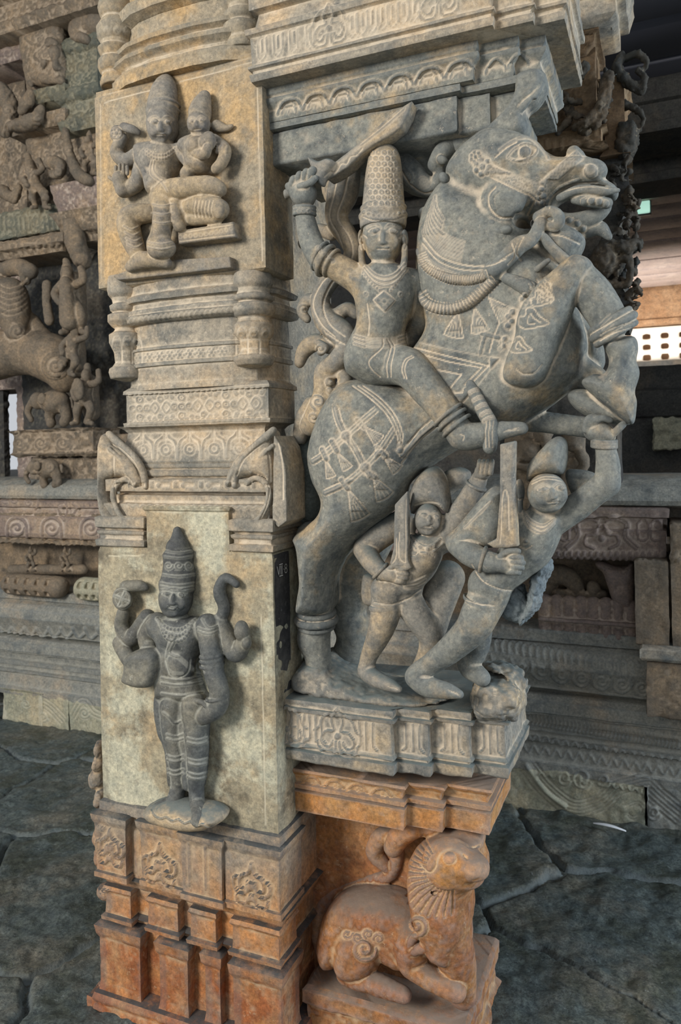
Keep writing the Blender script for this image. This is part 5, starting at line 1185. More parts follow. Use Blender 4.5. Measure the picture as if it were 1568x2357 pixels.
v.ch([(412, 1318, Yd-.008, 38), (412, 1326, Yd-.008, 40)], .002); v.ch([(410, 1338, Yd-.012, 40), (408, 1346, Yd-.012, 42)], .002)
v.mesh('crown', M_dei, DE, LD, .0010)
v = Vol(245, 1340, 320, 1415, -.08, .01, .0027)
v.ell(282, 1378, Yd-.025, 27, 27, 13, 0, .003)
v.mesh('discus', M_dei, DE, LD, .0010)
v = Vol(340, 1835, 535, 1925, -.16, .03, .0028)
v.puff([(346, 1850), (380, 1838), (440, 1842), (490, 1852), (516, 1872), (512, 1890), (470, 1906), (420, 1902), (370, 1888), (346, 1868)], -.05, .055, .03)
v.mesh('lotus_footing', M_greyw, DE, LD, .0015)
ln(LD, [(348, 1866)]+[(355+i*14, 1876+i*2.6+(6 if i % 2 else 0)) for i in range(11)], 2.6, .005, smooth=True)
for y_, w in ((1268, 32), (1280, 36), (1322, 40), (1342, 42), (1350, 42), (1356, 41)): ln(LD, [(410-w, y_), (410, y_+5), (410+w, y_)], 2, .003, dust=.4)
for x_ in (388, 411, 434): spiral(LD, x_, 1302, 10, 1.3, 0, 1, 2, .003)
dot(LD, 281, 1378, 24, .004, ringw=3); 
for q in range(4): ln(LD, [(281, 1378), (281+18*math.cos(q*1.57+.4), 1378+18*math.sin(q*1.57+.4))], 2.4, .003, smooth=False, dust=.7)
for d in (0, 12, 24): beads(LD, [(362+d*.3, 1424+d*.4), (385, 1445+d), (420, 1448+d), (452-d*.3, 1424+d*.4)], 4, 8, .004, .5)
dot(LD, 396, 1466, 9, .006, ringw=2.4)
for o in (0, 7): ln(LD, [(396+o, 1475), (386+o, 1500), (410+o, 1515), (440+o, 1540), (462+o, 1548)], 2, .004, dust=.5); ln(LD, [(390+o, 1480), (382, 1520), (392, 1545), (420, 1550)], 2, .003, dust=.5)
ln(LD, [(380, 1520), (390, 1552), (412, 1560), (432, 1548), (438, 1520)], 2, -.003); dot(LD, 400, 1550, 4, -.003)
for y_ in (1560, 1572, 1596): ln(LD, [(372, y_), (415, y_+5), (466, y_-2)], 2.4, .004, dust=.5)
ln(LD, [(376, 1640), (388, 1650), (400, 1664), (416, 1660)], 2.4, .004, dust=.5)
for y_ in (1690, 1700, 1738, 1748, 1770, 1780): 
    ln(LD, [(384, y_), (402, y_+5), (422, y_)], 2, .004, dust=.5); ln(LD, [(432, y_+8), (454, y_+13), (478, y_+8)], 2, .004, dust=.5)
for y_ in (1444, 1452): ln(LD, [(456, y_), (478, y_+8), (502, y_)], 2, .003, dust=.5)
ln(LD, [(465, 1425), (480, 1445), (500, 1440)], 2, .003, dust=.5)
# ================================================================ RELIEF OF THE SEATED PAIR
LS = 'pair'
PA = thing('seated_deity_relief', 'carved relief of a crowned seated figure with the consort on the lap, upper pillar panel', 'relief', (-.35, 0, 2.3))
v = Vol(240, 180, 560, 650, -.13, .03, .0028)
Yp = -.010
v.ch([(374, 262, Yp-.02, 37), (376, 230, Yp-.015, 33), (380, 205, Yp-.01, 27), (384, 190, Yp, 18)], .004); v.ell(374, 290, Yp-.03, 35, 44, 40, 0, .004); 
face(v, LS, (374, 290, Yp-.03, 35, 44, 40), 0, -4, 1.2)
v.torus(376, 258, Yp-.015, 36, 4, 90, .002, 0); v.torus(378, 244, Yp-.015, 35, 3.5, 90, .002, 0)
v.puff([(322, 340), (360, 328), (400, 332), (420, 350), (412, 390), (395, 420), (392, 450), (350, 452), (338, 410), (322, 380)], Yp, .05, .03, .008)
v.ell(362, 362, Yp-.035, 42, 28, 22, 0, .01); v.ell(370, 412, Yp-.025, 26, 34, 24, 0, .012)
# arms of the male figure
v.ch([(325, 352, Yp, 18), (290, 370, Yp-.01, 16), (268, 350, Yp-.015, 15), (282, 318, Yp-.015, 12)], .006); v.ell(268, 307, Yp-.025, 17, 19, 9, 0, .003); v.ch([(285, 292, Yp-.02, 10), (305, 298, Yp-.02, 9), (320, 305, Yp-.01, 6)], .004)
v.ch([(330, 365, Yp-.01, 18), (315, 420, Yp-.015, 18), (285, 440, Yp-.02, 16)], .006); v.ch([(282, 436, Yp-.03, 17), (276, 412, Yp-.035, 18)], .005)
for i in range(4): v.ch([(266+i*9, 400, Yp-.04, 4.6), (267+i*8.5, 384-(i in (1, 2))*5, Yp-.04, 4)], .001)
v.ch([(262, 415, Yp-.04, 5), (252, 408, Yp-.04, 4.5)], .002)
v.ch([(412, 345, Yp-.01, 16), (440, 380, Yp-.02, 16), (430, 400, Yp-.03, 16)], .008)
# lap, knees, feet
v.ch([(372, 455, Yp-.03, 28), (378, 490, Yp-.05, 26), (372, 530, Yp-.055, 23), (364, 562, Yp-.05, 26)], .008); v.ell(372, 572, Yp-.055, 34, 26, 30, 0, .008)
v.ch([(385, 440, Yp-.04, 26), (430, 432, Yp-.05, 24), (480, 428, Yp-.05, 22), (505, 436, Yp-.04, 18)], .008); v.ch([(405, 440, Yp-.03, 20), (408, 490, Yp-.04, 18), (414, 520, Yp-.04, 15)], .006)
v.ch([(348, 490, Yp, 20), (300, 500, Yp-.02, 26), (300, 540, Yp-.03, 25), (318, 585, Yp-.03, 20)], .008); v.ch([(300, 615, Yp-.03, 12), (325, 600, Yp-.04, 19), (355, 598, Yp-.04, 18), (385, 606, Yp-.035, 12)], .006)
# consort
v.ch([(460, 262, Yp-.02, 27), (466, 240, Yp-.015, 21), (472, 222, Yp-.01, 13)], .004); v.ell(458, 284, Yp-.028, 26, 30, 28, -8, .004)
face(v, LS, (458, 284, Yp-.028, 26, 30, 28), -6, -5, 1.2)
v.puff([(425, 325), (455, 312), (490, 318), (500, 350), (490, 380), (480, 400), (440, 400), (432, 370), (418, 348)], Yp-.01, .045, .028, .006)
v.ell(448, 335, Yp-.05, 22, 20, 17, 0, .006); v.ell(478, 326, Yp-.05, 20, 24, 17, 20, .006); v.ch([(492, 325, Yp-.01, 16), (518, 345, Yp-.02, 14), (512, 372, Yp-.03, 13), (498, 388, Yp-.035, 12)], .006)
for i in range(4): v.ch([(500+i*7, 350, Yp-.035, 4.5), (502+i*7, 338, Yp-.035, 4)], .001)
v.ch([(440, 350, Yp-.04, 13), (470, 356, Yp-.055, 12), (478, 340, Yp-.06, 10)], .005)
v.ch([(430, 480, Yp-.02, 22), (470, 472, Yp-.035, 27), (505, 482, Yp-.04, 24)], .008); v.ell(504, 482, Yp-.055, 15, 22, 12, 0, .004); v.ch([(435, 505, Yp-.02, 16), (500, 500, Yp-.03, 16)], .006)
v.ch([(500, 290, Yp, 14), (520, 295, Yp, 8), (534, 290, Yp, 5)], .004)
v.slab([(405, 530), (535, 508), (540, 545), (410, 562)], -.045, .01, .004, r=.008)
v.slab([(352, 600), (528, 590), (532, 616), (270, 645), (258, 635)], -.030, .01, .004, r=.004)
v.mesh('deity_pair_body', stone('ochre_dusted_carving', (.225, .215, .19), (.36, .29, .19), (.12, .12, .12), dustc=(.58, .48, .35), tanamt=.6, darkamt=.42), PA, LS, .0012)
dot(LS, 268, 307, 15, .003, ringw=2.4)
for q in range(6): dot(LS, 268+8*math.cos(q*1.05), 307+9*math.sin(q*1.05), 3, .003)
for d in (0, 8): beads(LS, [(338, 345+d), (355, 356+d), (380, 356+d), (402, 342+d)], 3, 6, .003)
ln(LS, [(350, 370), (348, 400), (372, 420), (385, 440)], 2, .003, dust=.6); ln(LS, [(356, 370), (356, 395), (380, 418)], 2, .003, dust=.6)
for y_ in (470, 490, 510): ln(LS, [(350, y_), (372, y_+4), (398, y_)], 1.8, .003, dust=.5)
for y_ in (556, 568): ln(LS, [(335, y_), (370, y_+6), (402, y_)], 2, .003, dust=.5)
for k in range(6): ln(LS, [(450+k*8, 462), (446+k*8, 484), (450+k*8, 500)], 1.6, -.002)
for k in range(4): ln(LS, [(285+k*3, 520+k*14), (303+k*3, 528+k*14), (325+k*2, 518+k*14)], 1.8, .003, dust=.5)
beads(LS, [(415, 545), (480, 538), (532, 526)], 4, 11, .003); ln(LS, [(408, 556), (540, 540)], 1.8, -.003, smooth=False); ln(LS, [(412, 536), (536, 516)], 1.8, -.003, smooth=False)
# ================================================================ TEMPLE PLATFORM BEHIND
LW = 'bg'
cd.dof.use_dof = True; cd.dof.focus_distance = 2.05; cd.dof.aperture_fstop = 5.6
zw = lambda y, px=1300, Y=YB: ZP(px, y, Y)
def run(name, y0, prof, mat, x0=-3.9, x1=1.45, res=.0058, wear=.004, layer=LW, kind=True, back=.6, parent=None):
    o = prism(name, rect(x0, x1, y0, y0+back), prof, mat, parent, layer, res, wear, 11., vis=[0])
    if kind: struct(o)
    return o
# plinth blocks, one stone each
BL = [(-3.1, -2.62), (-2.60, XP(8, 1620, YB-.02)), (XP(10, 1620, YB-.02), XP(157, 1640, YB-.02)), (XP(159, 1640, YB-.02), -.9), (-.88, .02), (.04, XP(1485, 1830, YB-.02)), (XP(1489, 1830, YB-.02), 1.6)]
zpb = zw(1765)
LAB = ['pale greenish carved plinth block at the far left edge of the platform foot', 'narrow end of a plinth block at the far left edge of the photo', 'pale green plinth block with a worn wave carving, left of the pillar', 'pale green plinth block partly hidden by the left edge of the pillar', 'carved plinth block hidden behind the carved pillar', 'long green plinth block carved with a flowing scroll, right of the pillar', 'grey plinth block with diagonal carved strands at the right edge']
for (xa, xb), lb in zip(BL, LAB):
    if lb.startswith(('pale greenish', 'carved plinth')): continue
    o = prism('plinth_block', rect(xa, xb, YB-.02, YB+.3), [(-.04, -.004), (zpb-.03, 0), (zpb-.006, -.004), (zpb, -.015)], M_bgpale if 'grey' not in lb else M_bgcool, None, LW, .0052, .005, 14., vis=[0])
    tag(o, lb, 'stone block', 'carved plinth blocks at the foot of the platform')
Yb0 = YB-.022
def wave(layer, pts, n=5, gap=7, w=2.2, h=-.005, dust=.35):
    p = cr_curve(pts, 8)
    for k in range(n):
        o = (k-(n-1)/2)*gap; q = []
        for i in range(len(p)):
            d = p[min(i+1, len(p)-1)]-p[max(i-1, 0)]; d /= max(np.hypot(*d), 1e-6); q.append(p[i]+np.array([-d[1], d[0]])*o)
        ln(layer, q, w, h, smooth=False, dust=dust)
wave(LW, [(1215, 1765), (1260, 1820), (1320, 1862), (1380, 1850), (1420, 1815), (1470, 1800), (1500, 1795)], 6, 8)
ln(LW, [(1212, 1762), (1255, 1820), (1300, 1855)], 6, .012, dust=.4)
wave(LW, [(1490, 1812), (1520, 1840), (1568, 1880)], 6, 9); wave(LW, [(1440, 1860), (1470, 1850), (1482, 1870), (1460, 1885), (1445, 1875)], 2, 6)
for a in ((1300, 1790, 18), (1345, 1800, 14), (1390, 1795, 16), (1150, 1810, 16), (1340, 1790, 26), (1505, 1870, 18)): spiral(LW, *a, 1.5, .5, 1, 3, .007)
for i in range(14): ln(LW, [(1230+i*18, 1776+i*3), (1236+i*18, 1784+i*3), (1244+i*18, 1780+i*3)], 2.2, .006)
wave(LW, [(20, 1640), (50, 1650), (80, 1615), (110, 1625), (145, 1660)], 4, 7); wave(LW, [(165, 1650), (190, 1615), (215, 1640), (240, 1650)], 3, 8)
for a in ((60, 1620, 12), (100, 1650, 12), (195, 1640, 14)): spiral(LW, *a, 1.5, .5, 1, 2.5, .006)
# stepped courses of the platform
zz = [zpb, zw(1712), zw(1704), zw(1690), zw(1672), zw(1650), zw(1645), zw(1612), zw(1604)]
run('wall_back', YB, [(zpb-.03, .02), (zz[0]+.012, .022), (zz[0]+.02, .005), (zz[1]-.01, -.004), (zz[1], .014), (zz[2], .016), (zz[2]+.004, -.004), (zz[3], -.006), (zz[3]+.004, .010), (zz[4]-.006, .014), (zz[4], -.008), (zz[5], -.004), (zz[5]+.004, .02), (zz[6], .02), (zz[6]+.006, .03), (zz[7]-.006, .03), (zz[7], .02), (zz[8], .0)], M_bgcool)
def prow(y0, dx, fn, px0=1190, px1=1580, slope=.165):
    x = px0
    while x < px1: fn(x, y0+(x-1300)*slope); x += dx
prow(1668, 9, lambda x, y: ln(LW, [(x, y-12), (x+3, y), (x-1, y+12)], 2.6, .007, dust=.4))
prow(1710, 22, lambda x, y: ln(LW, [(x-9, y+6), (x, y-6), (x+10, y+6)], 2.4, .006, dust=.3)); prow(1736, 26, lambda x, y: ln(LW, [(x-11, y-8), (x, y+9), (x+12, y-8)], 2.6, .006, dust=.3))
# course with dark joint, curved kapota roll
zk = [zw(1600), zw(1588), zw(1560), zw(1510), zw(1484), zw(1470), zw(1452)]
run('trim_1', YB+.03, [(zz[8]-.01, .0), (zk[0]-.03, .012), (zk[0]-.02, -.03), (zk[0], -.01), (zk[1], .04), (zk[1]+.006, .03), (zk[2], .05), ((zk[2]+zk[3])/2, .075), (zk[3], .070), (zk[4]-.02, .040), (zk[4], -.0), (zk[4]+.004, .02), (zk[5], .018), (zk[6]-.008, .016), (zk[6], -.02)], M_bgcool, wear=.004)
prow(1510, 16, lambda x, y: ln(LW, [(x-4, y+14), (x-6, y-4), (x+3, y-14), (x+9, y-8)], 2.2, .006, dust=.4), 1080, 1480)
prow(1552, 46, lambda x, y: (spiral(LW, x, y, 14, 1.3, 0, 1, 2.4, .006), ln(LW, [(x-20, y-12), (x-22, y+8), (x, y+22), (x+20, y+8), (x+20, y-12)], 2.6, .006)), 1110, 1480)
for x in range(1090, 1470, 32): dot(LW, x, 1458+(x-1300)*.11, 5, .005)
for i in range(14): ln(LW, [(i*28, 1446), (14+i*28, 1462+i), (28+i*28, 1446+i*2)], 4, .012, dust=.3)
# recessed storey with piers
zr0, zr1 = zk[6]-.01, zw(1285)
run('wall_recess', YB+.22, [(zr0-.05, 0), (zr1+.05, 0)], M_bgtan, back=.3, res=.02)
run('trim_2', YB-.02, [(zr1-.0, -.03), (zr1+.006, -.01), (zr1+.03, .0), (zw(1216), .004), (zw(1214), -.012), (zw(1190), -.012), (zw(1186), .012), (zw(1168), .016), (zw(1164), -.01)], M_bgred, x1=.995)
run('coping', YB-.0, [(zw(1166), -.04), (zw(1160), .03), (zw(1150), .04), (zw(1120), -.00), (zw(1105), -.06), (zw(1100), -.12)], M_bgcool, x1=1.5, layer=None)
# carved monster mask and foliage on the frieze
fx0, fy0 = 1385, 1225
for sg in (-1, 1):
    wave(LW, [(fx0+sg*8, 1198), (fx0+sg*30, 1192), (fx0+sg*58, 1205), (fx0+sg*55, 1235), (fx0+sg*82, 1262)], 2, 7, 3, .009)
    ln(LW, [(fx0+sg*6, 1210), (fx0+sg*16, 1230), (fx0+sg*34, 1232), (fx0+sg*38, 1252), (fx0+sg*18, 1262)], 4, .010); dot(LW, fx0+sg*14, 1226, 8, .010)
dot(LW, fx0, 1238, 9, .012); 
for i in range(30): ln(LW, [(1270+i*15, 1272), (1278+i*15, 1285+i*.2), (1285+i*15, 1272)], 4, .010, dust=.2)
for x in (1480, 1510, 1540, 1300, 1320): ln(LW, [(x-12, 1205), (x-10, 1240), (x+10, 1240), (x+12, 1205), (x, 1195), (x-12, 1205)], 2.6, .007)
# ---- piers and carvings in the recess
def pier(label, xa, xb, z0_, z1_, y0_, mat):
    o = boxm('stone_pier', xa, xb, y0_, y0_+.3, z0_, z1_, mat, None, LW, .01, .003, .008); tag(o, label, 'pier', 'plain stone piers of the platform')
Yp_ = YB-.10
pier('upright speckled stone pier right of the animal niche, beside a dark joint', XP(1462, 1380, Yp_), XP(1540, 1380, Yp_), ZP(1500, 1487, Yp_), ZP(1500, 1290, Yp_), Yp_, M_bgtan)
pier('stone pier at the extreme right edge of the photo, past the dark joint', XP(1546, 1380, Yp_), XP(1640, 1380, Yp_), ZP(1560, 1495, Yp_), ZP(1560, 1205, Yp_), Yp_, M_bgtan)
run('trim_3', YB-.16, [(ZP(1530, 1525, YB-.16), 0), (ZP(1530, 1518, YB-.16), .01), (ZP(1530, 1498, YB-.16), .01), (ZP(1530, 1494, YB-.16), 0)], M_bgcool, x0=XP(1478, 1500, YB-.16), x1=1.6, layer=None)
o = boxm('speckled_corner_block', XP(1490, 1600, YB-.15), 1.6, YB-.15, YB+.3, ZP(1530, 1655, YB-.15), ZP(1530, 1525, YB-.15), M_bgtan, None, LW, .012, .005, .01); tag(o, 'large rough speckled stone block at the right edge under the piers', 'stone block')
# ribbed roll of the recess
t = thing('ribbed_roll', 'dark ribbed stone roll moulding under the animal niche, right of the attendants', 'moulding', (.7, YB, .8))
v = Vol(1200, 1360, 1475, 1480, YB-.04, YB+.26, .006)
xa, xb = XP(1238, 1400, YB), XP(1468, 1420, YB); za, zb_2 = zw(1468, 1400), zw(1392, 1400)
v.box(xa, xb, YB+.04, YB+.22, za-.03, zb_2, .004)
for i in range(8): v.cone((xa+(i+.5)*(xb-xa)/8, YB+.04, za), .028, (xa+(i+.5)*(xb-xa)/8, YB+.05, zb_2-.01), .034, .006)
v.box(xa, xb, YB-.01, YB+.1, (za+zb_2)/2-.02, (za+zb_2)/2-.002, .003)
v.mesh('roll', M_bgred, t, LW, .003)
# crouching animal and pot in the niche
t = thing('niche_animal_carving', 'worn carved animal with raised head standing at the right end of the niche', 'carving', (.9, YB, .95))
v = Vol(1350, 1280, 1470, 1420, YB-.05, YB+.25, .006); Yn = YB+.08
v.puff([(1372, 1294), (1386, 1290), (1410, 1300), (1440, 1304), (1460, 1300), (1462, 1400), (1440, 1400), (1412, 1380), (1400, 1350), (1390, 1320), (1375, 1305)], Yn, .07, .04)
v.mesh('animal', M_bgred, t, LW, .004)
t = thing('niche_figure_carving', 'low worn crouching figure carved in the middle of the niche', 'carving', (.75, YB, .95))
v = Vol(1240, 1280, 1400, 1420, YB-.0, YB+.25, .006)
v.ch([(1262, 1360, Yn+.08, 14), (1275, 1325, Yn+.08, 24), (1310, 1330, Yn+.07, 22), (1330, 1365, Yn+.08, 16), (1290, 1368, Yn+.08, 14)], .01); v.ell(1292, 1318, Yn+.05, 18, 14, 14, 0, .008); v.ell(1366, 1355, Yn+.06, 16, 20, 16, 0, .006); v.ch([(1340, 1370, Yn+.06, 10), (1366, 1374, Yn+.06, 12), (1390, 1368, Yn+.06, 9)], .005)
v.mesh('figure', M_bgtan, t, LW, .004)
# ================================================================ DARK HALL BEHIND THE PLATFORM
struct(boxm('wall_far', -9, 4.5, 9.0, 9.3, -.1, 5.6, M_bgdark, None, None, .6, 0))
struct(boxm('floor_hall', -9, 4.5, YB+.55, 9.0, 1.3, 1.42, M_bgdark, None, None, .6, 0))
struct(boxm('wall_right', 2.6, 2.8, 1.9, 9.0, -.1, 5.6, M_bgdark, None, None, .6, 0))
M_plank = stone('weathered_ceiling_planks', (.42, .34, .31), (.50, .42, .38), (.30, .25, .24), rough=.6, dustc=(.6, .55, .52), bump=.2, point=0, grain=.3)
def slabs(name, n, y0, y1, z, mat):
    for i in range(n):
        a = y0+(y1-y0)*i/n; struct(boxm(name, -1.6, 2.6, a+.012, a+(y1-y0)/n-.012, z+.006*(i % 2), z+.08, mat, None, None, .3, .0, .006))
slabs('ceiling', 10, 4.3, 8.2, 3.55, M_plank)
M_ceil = plain('blue_grey_lime_ceiling', (.10, .105, .13), .45)
for i in range(5): struct(boxm('ceiling', -1.2, 2.6, 2.1+i*.5, 2.58+i*.5, 3.95+.012*(i % 2), 4.05, M_ceil, None, None, .3, .002, .01))
# cross beams of the hall
def beam(label, y0_, z0_, z1_, dep, mat, x0=-1.4, x1=2.6, prof=None):
    o = prism('roof_beam', rect(x0, x1, y0_, y0_+dep), prof or [(z0_, 0), (z0_+.02, .012), (z0_+.06, .012), (z0_+.07, -.01), ((z0_+z1_)/2, -.01), ((z0_+z1_)/2+.01, .02), (z1_-.05, .02), (z1_, 0)], mat, None, None, .02, .004, vis=[0]); tag(o, label, 'beam', 'cross beams of the dark hall')
beam('dark carved roof beam at the upper right, above the plank ceiling', 3.9, 3.50, 3.95, .4, M_bgdark)
beam('black upper roof beam under the blue ceiling at the right edge', 3.3, 3.62, 3.98, .5, M_bgdark)
beam('sunlit brown beam over the bright pierced screen', 8.2, 3.10, 3.56, .3, stone('sunlit_brown_beam', (.30, .18, .10), (.38, .25, .15), (.2, .12, .07), dustc=(.5, .4, .3), point=0))
# bright pierced screen
t = thing('pierced_screen', 'bright sunlit pierced stone screen with square holes at the far right', 'screen', (1.2, 8.4, 2.3))
v = Vol(1380, 735, 1600, 850, 8.3, 8.46, .022)
x0_, x1_ = v.x[0]+.05, v.x[-1]-.05; z0_, z1_ = ZP(1500, 832, 8.3), ZP(1500, 752, 8.3)
v.box(x0_, x1_, 8.34, 8.42, z0_, z1_, 0)
nx = max(int((x1_-x0_)/.18), 4)
for i in range(nx):
    for j in range(3):
        cx = x0_+(i+.5)*(x1_-x0_)/nx; cz = z0_+(z1_-z0_)*(j+.5)/3.3; v.box(cx-.045, cx+.045, 8.2, 8.5, cz-.04, cz+.03, 0, 'sub')
v.mesh('lattice', plain('sunlit_cream_stone', (.80, .74, .64), .8), t, None, .0)
struct(boxm('wall_behind_screen', -1.4, 2.6, 8.6, 8.75, 2.3, 3.5, plain('sunlit_ochre_wall', (.50, .30, .17), .8), None, None, .6, 0))
struct(boxm('wall_parapet', -1.4, 2.6, 8.25, 8.5, 1.4, z0_, M_bgdark, None, None, .6, 0))
l = area('screen_fill_light', (.6, 6.9, 2.1), (.9, 8.4, 2.9), 1.6, 1.0, 75, (1., .93, .86))  # area lamp added inside the hall to brighten the screen and planks
# dark hall balustrade frieze, lower part added to hide the lit floor behind
o = run('balustrade_frieze', 3.1, [(1.43, 0), (ZP(1500, 962, 3.1), -.02), (ZP(1500, 958, 3.1), 0), (ZP(1500, 930, 3.1), .03), (ZP(1500, 900, 3.1), .05), (ZP(1500, 895, 3.1), .0), (ZP(1500, 868, 3.1), .02), (ZP(1500, 850, 3.1), .04), (ZP(1500, 842, 3.1), .0)], M_bgdark, x0=-.6, x1=2.6, layer=None)
o = boxm('carved_block', XP(1505, 1000, 3.), XP(1580, 1000, 3.), 3., 3.25, ZP(1530, 1035, 3.), ZP(1530, 962, 3.), M_bgpale, None, None, .012, .02, .01); tag(o, 'small weathered carved block in the dark recess at the right', 'stone block')
# lamp
t = thing('hall_lamp', 'small square glowing lamp on the dark hall ceiling', 'lamp', (XP(1482, 478, 4.5), 4.5, ZP(1482, 478, 4.5)))
lx, lz = XP(1482, 478, 4.5), ZP(1482, 478, 4.5)
boxm('lamp_housing', lx-.055, lx+.055, 4.5, 4.55, lz-.055, lz+.055, plain('dark_metal', (.05, .05, .05), .4), t, None, .05, 0, .01)
boxm('lamp_glass', lx-.045, lx+.045, 4.47, 4.51, lz-.045, lz+.045, plain('lit_glass', (.4, .6, .5), .3, (.50, .85, .70), .75), t, None, .05, 0, .008)
# feather on the floor
t = thing('white_feather', 'thin white feather lying on the flagstones beside the plinth', 'feather', (*PZ(1405, 1912, .0), .0))
a = np.array(PZ(1366, 1902, .0)); b = np.array(PZ(1442, 1922, .0)); d = b-a; nn = np.array([-d[1], d[0]])
V_, F_ = [], []
for i in range(13):
    s = i/12; w = .075*math.sin(math.pi*min(s*1.05, 1))**.7+.002; z = .012+.01*math.sin(s*3)
    for q, zz_ in ((-1, 0), (0, .006), (1, 0)): p = a+d*s+nn*q*w; V_.append((p[0], p[1], z+zz_))
    if i: k = i*3; F_ += [[k-3, k-2, k+1, k], [k-2, k-1, k+2, k+1]]
make_mesh('vane', V_, F_, plain('white_feather_vane', (.75, .77, .8), .5), t, None, 0)
# ================================================================ SECOND PILLAR, LEFT BACKGROUND
Y2 = YB+.06
M_bggrn = stone('green_grey_capital_stone', (.135, .145, .115), (.21, .19, .13), (.075, .085, .075), dustc=(.33, .31, .23), tanamt=.5, darkamt=.4, point=.8)  # green-grey stone tone, darker than the brown temple stone
BP = thing('background_pillar', 'brown carved pillar standing on the platform in the left background', 'pillar', (-2.6, Y2+.2, 1.3))
X2 = lambda px, y=700, Y=Y2: XP(px, y, Y)
Z2 = lambda y, px=120, Y=Y2: ZP(px, y, Y)
def pb(name, pxa, pxb, ya, yb, dy=0., prof=None, mat=M_bgtan, dep=.35, yy=None):
    Y = Y2+dy; ym = yy or (ya+yb)/2; xa, xb = XP(pxa, ym, Y), XP(pxb, ym, Y); pm = (pxa+pxb)/2; z0_, z1_ = ZP(pm, yb, Y), ZP(pm, ya, Y); h = z1_-z0_
    pr = [(z0_+h*f, e) for f, e in (prof or [(0, -.004), (.03, 0), (.97, 0), (1, -.004)])]
    return prism(name, rect(xa, xb, Y, Y+dep), pr, mat, BP, LW, .0085, .011, 24., vis=[0, 1])
pb('scroll_frieze', -20, 300, 1178, 1255, -.04, [(0, -.01), (.04, .015), (.12, .015), (.16, 0), (.7, 0), (.74, .02), (.95, .03), (1, 0)])
pb('base_moulding', 58, 300, 1112, 1176, 0, [(0, 0), (.2, .02), (.25, -.01), (.4, -.01), (.45, .015), (.6, .015), (.65, -.02), (.8, .01), (1, .0)])
pb('relief_block', 70, 300, 1052, 1112, .05); pb('frieze_block', 30, 215, 988, 1050, 0, [(0, .0), (.08, .02), (.16, .0), (.9, .0), (1, .02)])
pb('frieze_block', 215, 300, 1000, 1100, .06)
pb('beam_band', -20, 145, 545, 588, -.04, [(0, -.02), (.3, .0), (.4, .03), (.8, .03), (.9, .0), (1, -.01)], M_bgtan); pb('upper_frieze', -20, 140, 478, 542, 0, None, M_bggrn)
pb('capital', 142, 300, 480, 545, -.02, [(0, -.06), (.2, -.05), (.3, .0), (.6, .02), (1, .05)], M_bgtan); pb('capital', 125, 232, 418, 480, -.04, [(0, -.02), (.3, 0), (1, .02)], M_bgred)
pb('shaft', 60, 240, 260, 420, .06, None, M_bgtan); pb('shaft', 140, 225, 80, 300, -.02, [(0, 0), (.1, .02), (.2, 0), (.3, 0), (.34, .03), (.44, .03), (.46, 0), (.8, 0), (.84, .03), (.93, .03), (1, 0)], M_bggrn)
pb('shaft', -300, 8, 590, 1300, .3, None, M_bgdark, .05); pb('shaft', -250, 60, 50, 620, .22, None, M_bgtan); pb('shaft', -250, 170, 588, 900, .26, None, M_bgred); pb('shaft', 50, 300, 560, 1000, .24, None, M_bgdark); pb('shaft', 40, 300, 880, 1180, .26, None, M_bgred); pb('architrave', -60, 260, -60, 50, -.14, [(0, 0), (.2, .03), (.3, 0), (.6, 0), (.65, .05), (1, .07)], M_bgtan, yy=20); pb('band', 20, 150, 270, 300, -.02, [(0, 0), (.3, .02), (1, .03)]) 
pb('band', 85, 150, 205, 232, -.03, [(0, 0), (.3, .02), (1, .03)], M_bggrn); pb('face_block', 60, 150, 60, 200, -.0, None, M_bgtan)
pb('scroll_frieze', -60, 60, 66, 150, .0, [(0, 0), (.2, .03), (.5, .0), (1, .05)], M_bgred)
v = Vol(-10, 0, 262, 600, Y2-.22, Y2+.2, .009)
for c in ([(225, 55, .0, 30), (190, 60, -.02, 26), (176, 78, -.04, 16), (200, 92, -.06, 10)],): v.ch([(a_, b_, Y2+y_, r_) for a_, b_, y_, r_ in c], .02)
def fig(v, x, y, s, Y, lean=0., arm=1, mat=None):
    """small warrior or attendant: head with topknot, trunk, arms, striding legs"""
    q = lambda u, w, r, dy=0.: (x+(u+lean*w)*s, y+w*s, Y+dy, r*s)
    v.ch([q(0, -46, 9), q(0, -58, 6)], .01); v.ell(x+lean*(-36)*s, y-36*s, Y-.02, 11*s, 14*s, 12*s, 0, .006)
    v.ch([q(0, -20, 15), q(1, 0, 12), q(0, 14, 14)], .012)
    v.ch([q(-12, -18, 8, -.01), q(-24, -4, 7, -.03), q(-18, 12, 6, -.05)], .008)
    v.ch([q(12, -18, 8, -.01), q(26, -26*arm, 7, -.03), q(24, -46*arm, 6, -.04)], .008)
    v.ch([q(-5, 14, 11), q(-12, 36, 9, -.02), q(-10, 60, 6)], .01); v.ch([q(6, 14, 11), q(16, 34, 9, -.02), q(10, 60, 6)], .01)
    v.ch([q(-10, 60, 6), q(-20, 63, 5, -.03)], .004); v.ch([q(10, 60, 6), q(22, 63, 5, -.03)], .004)
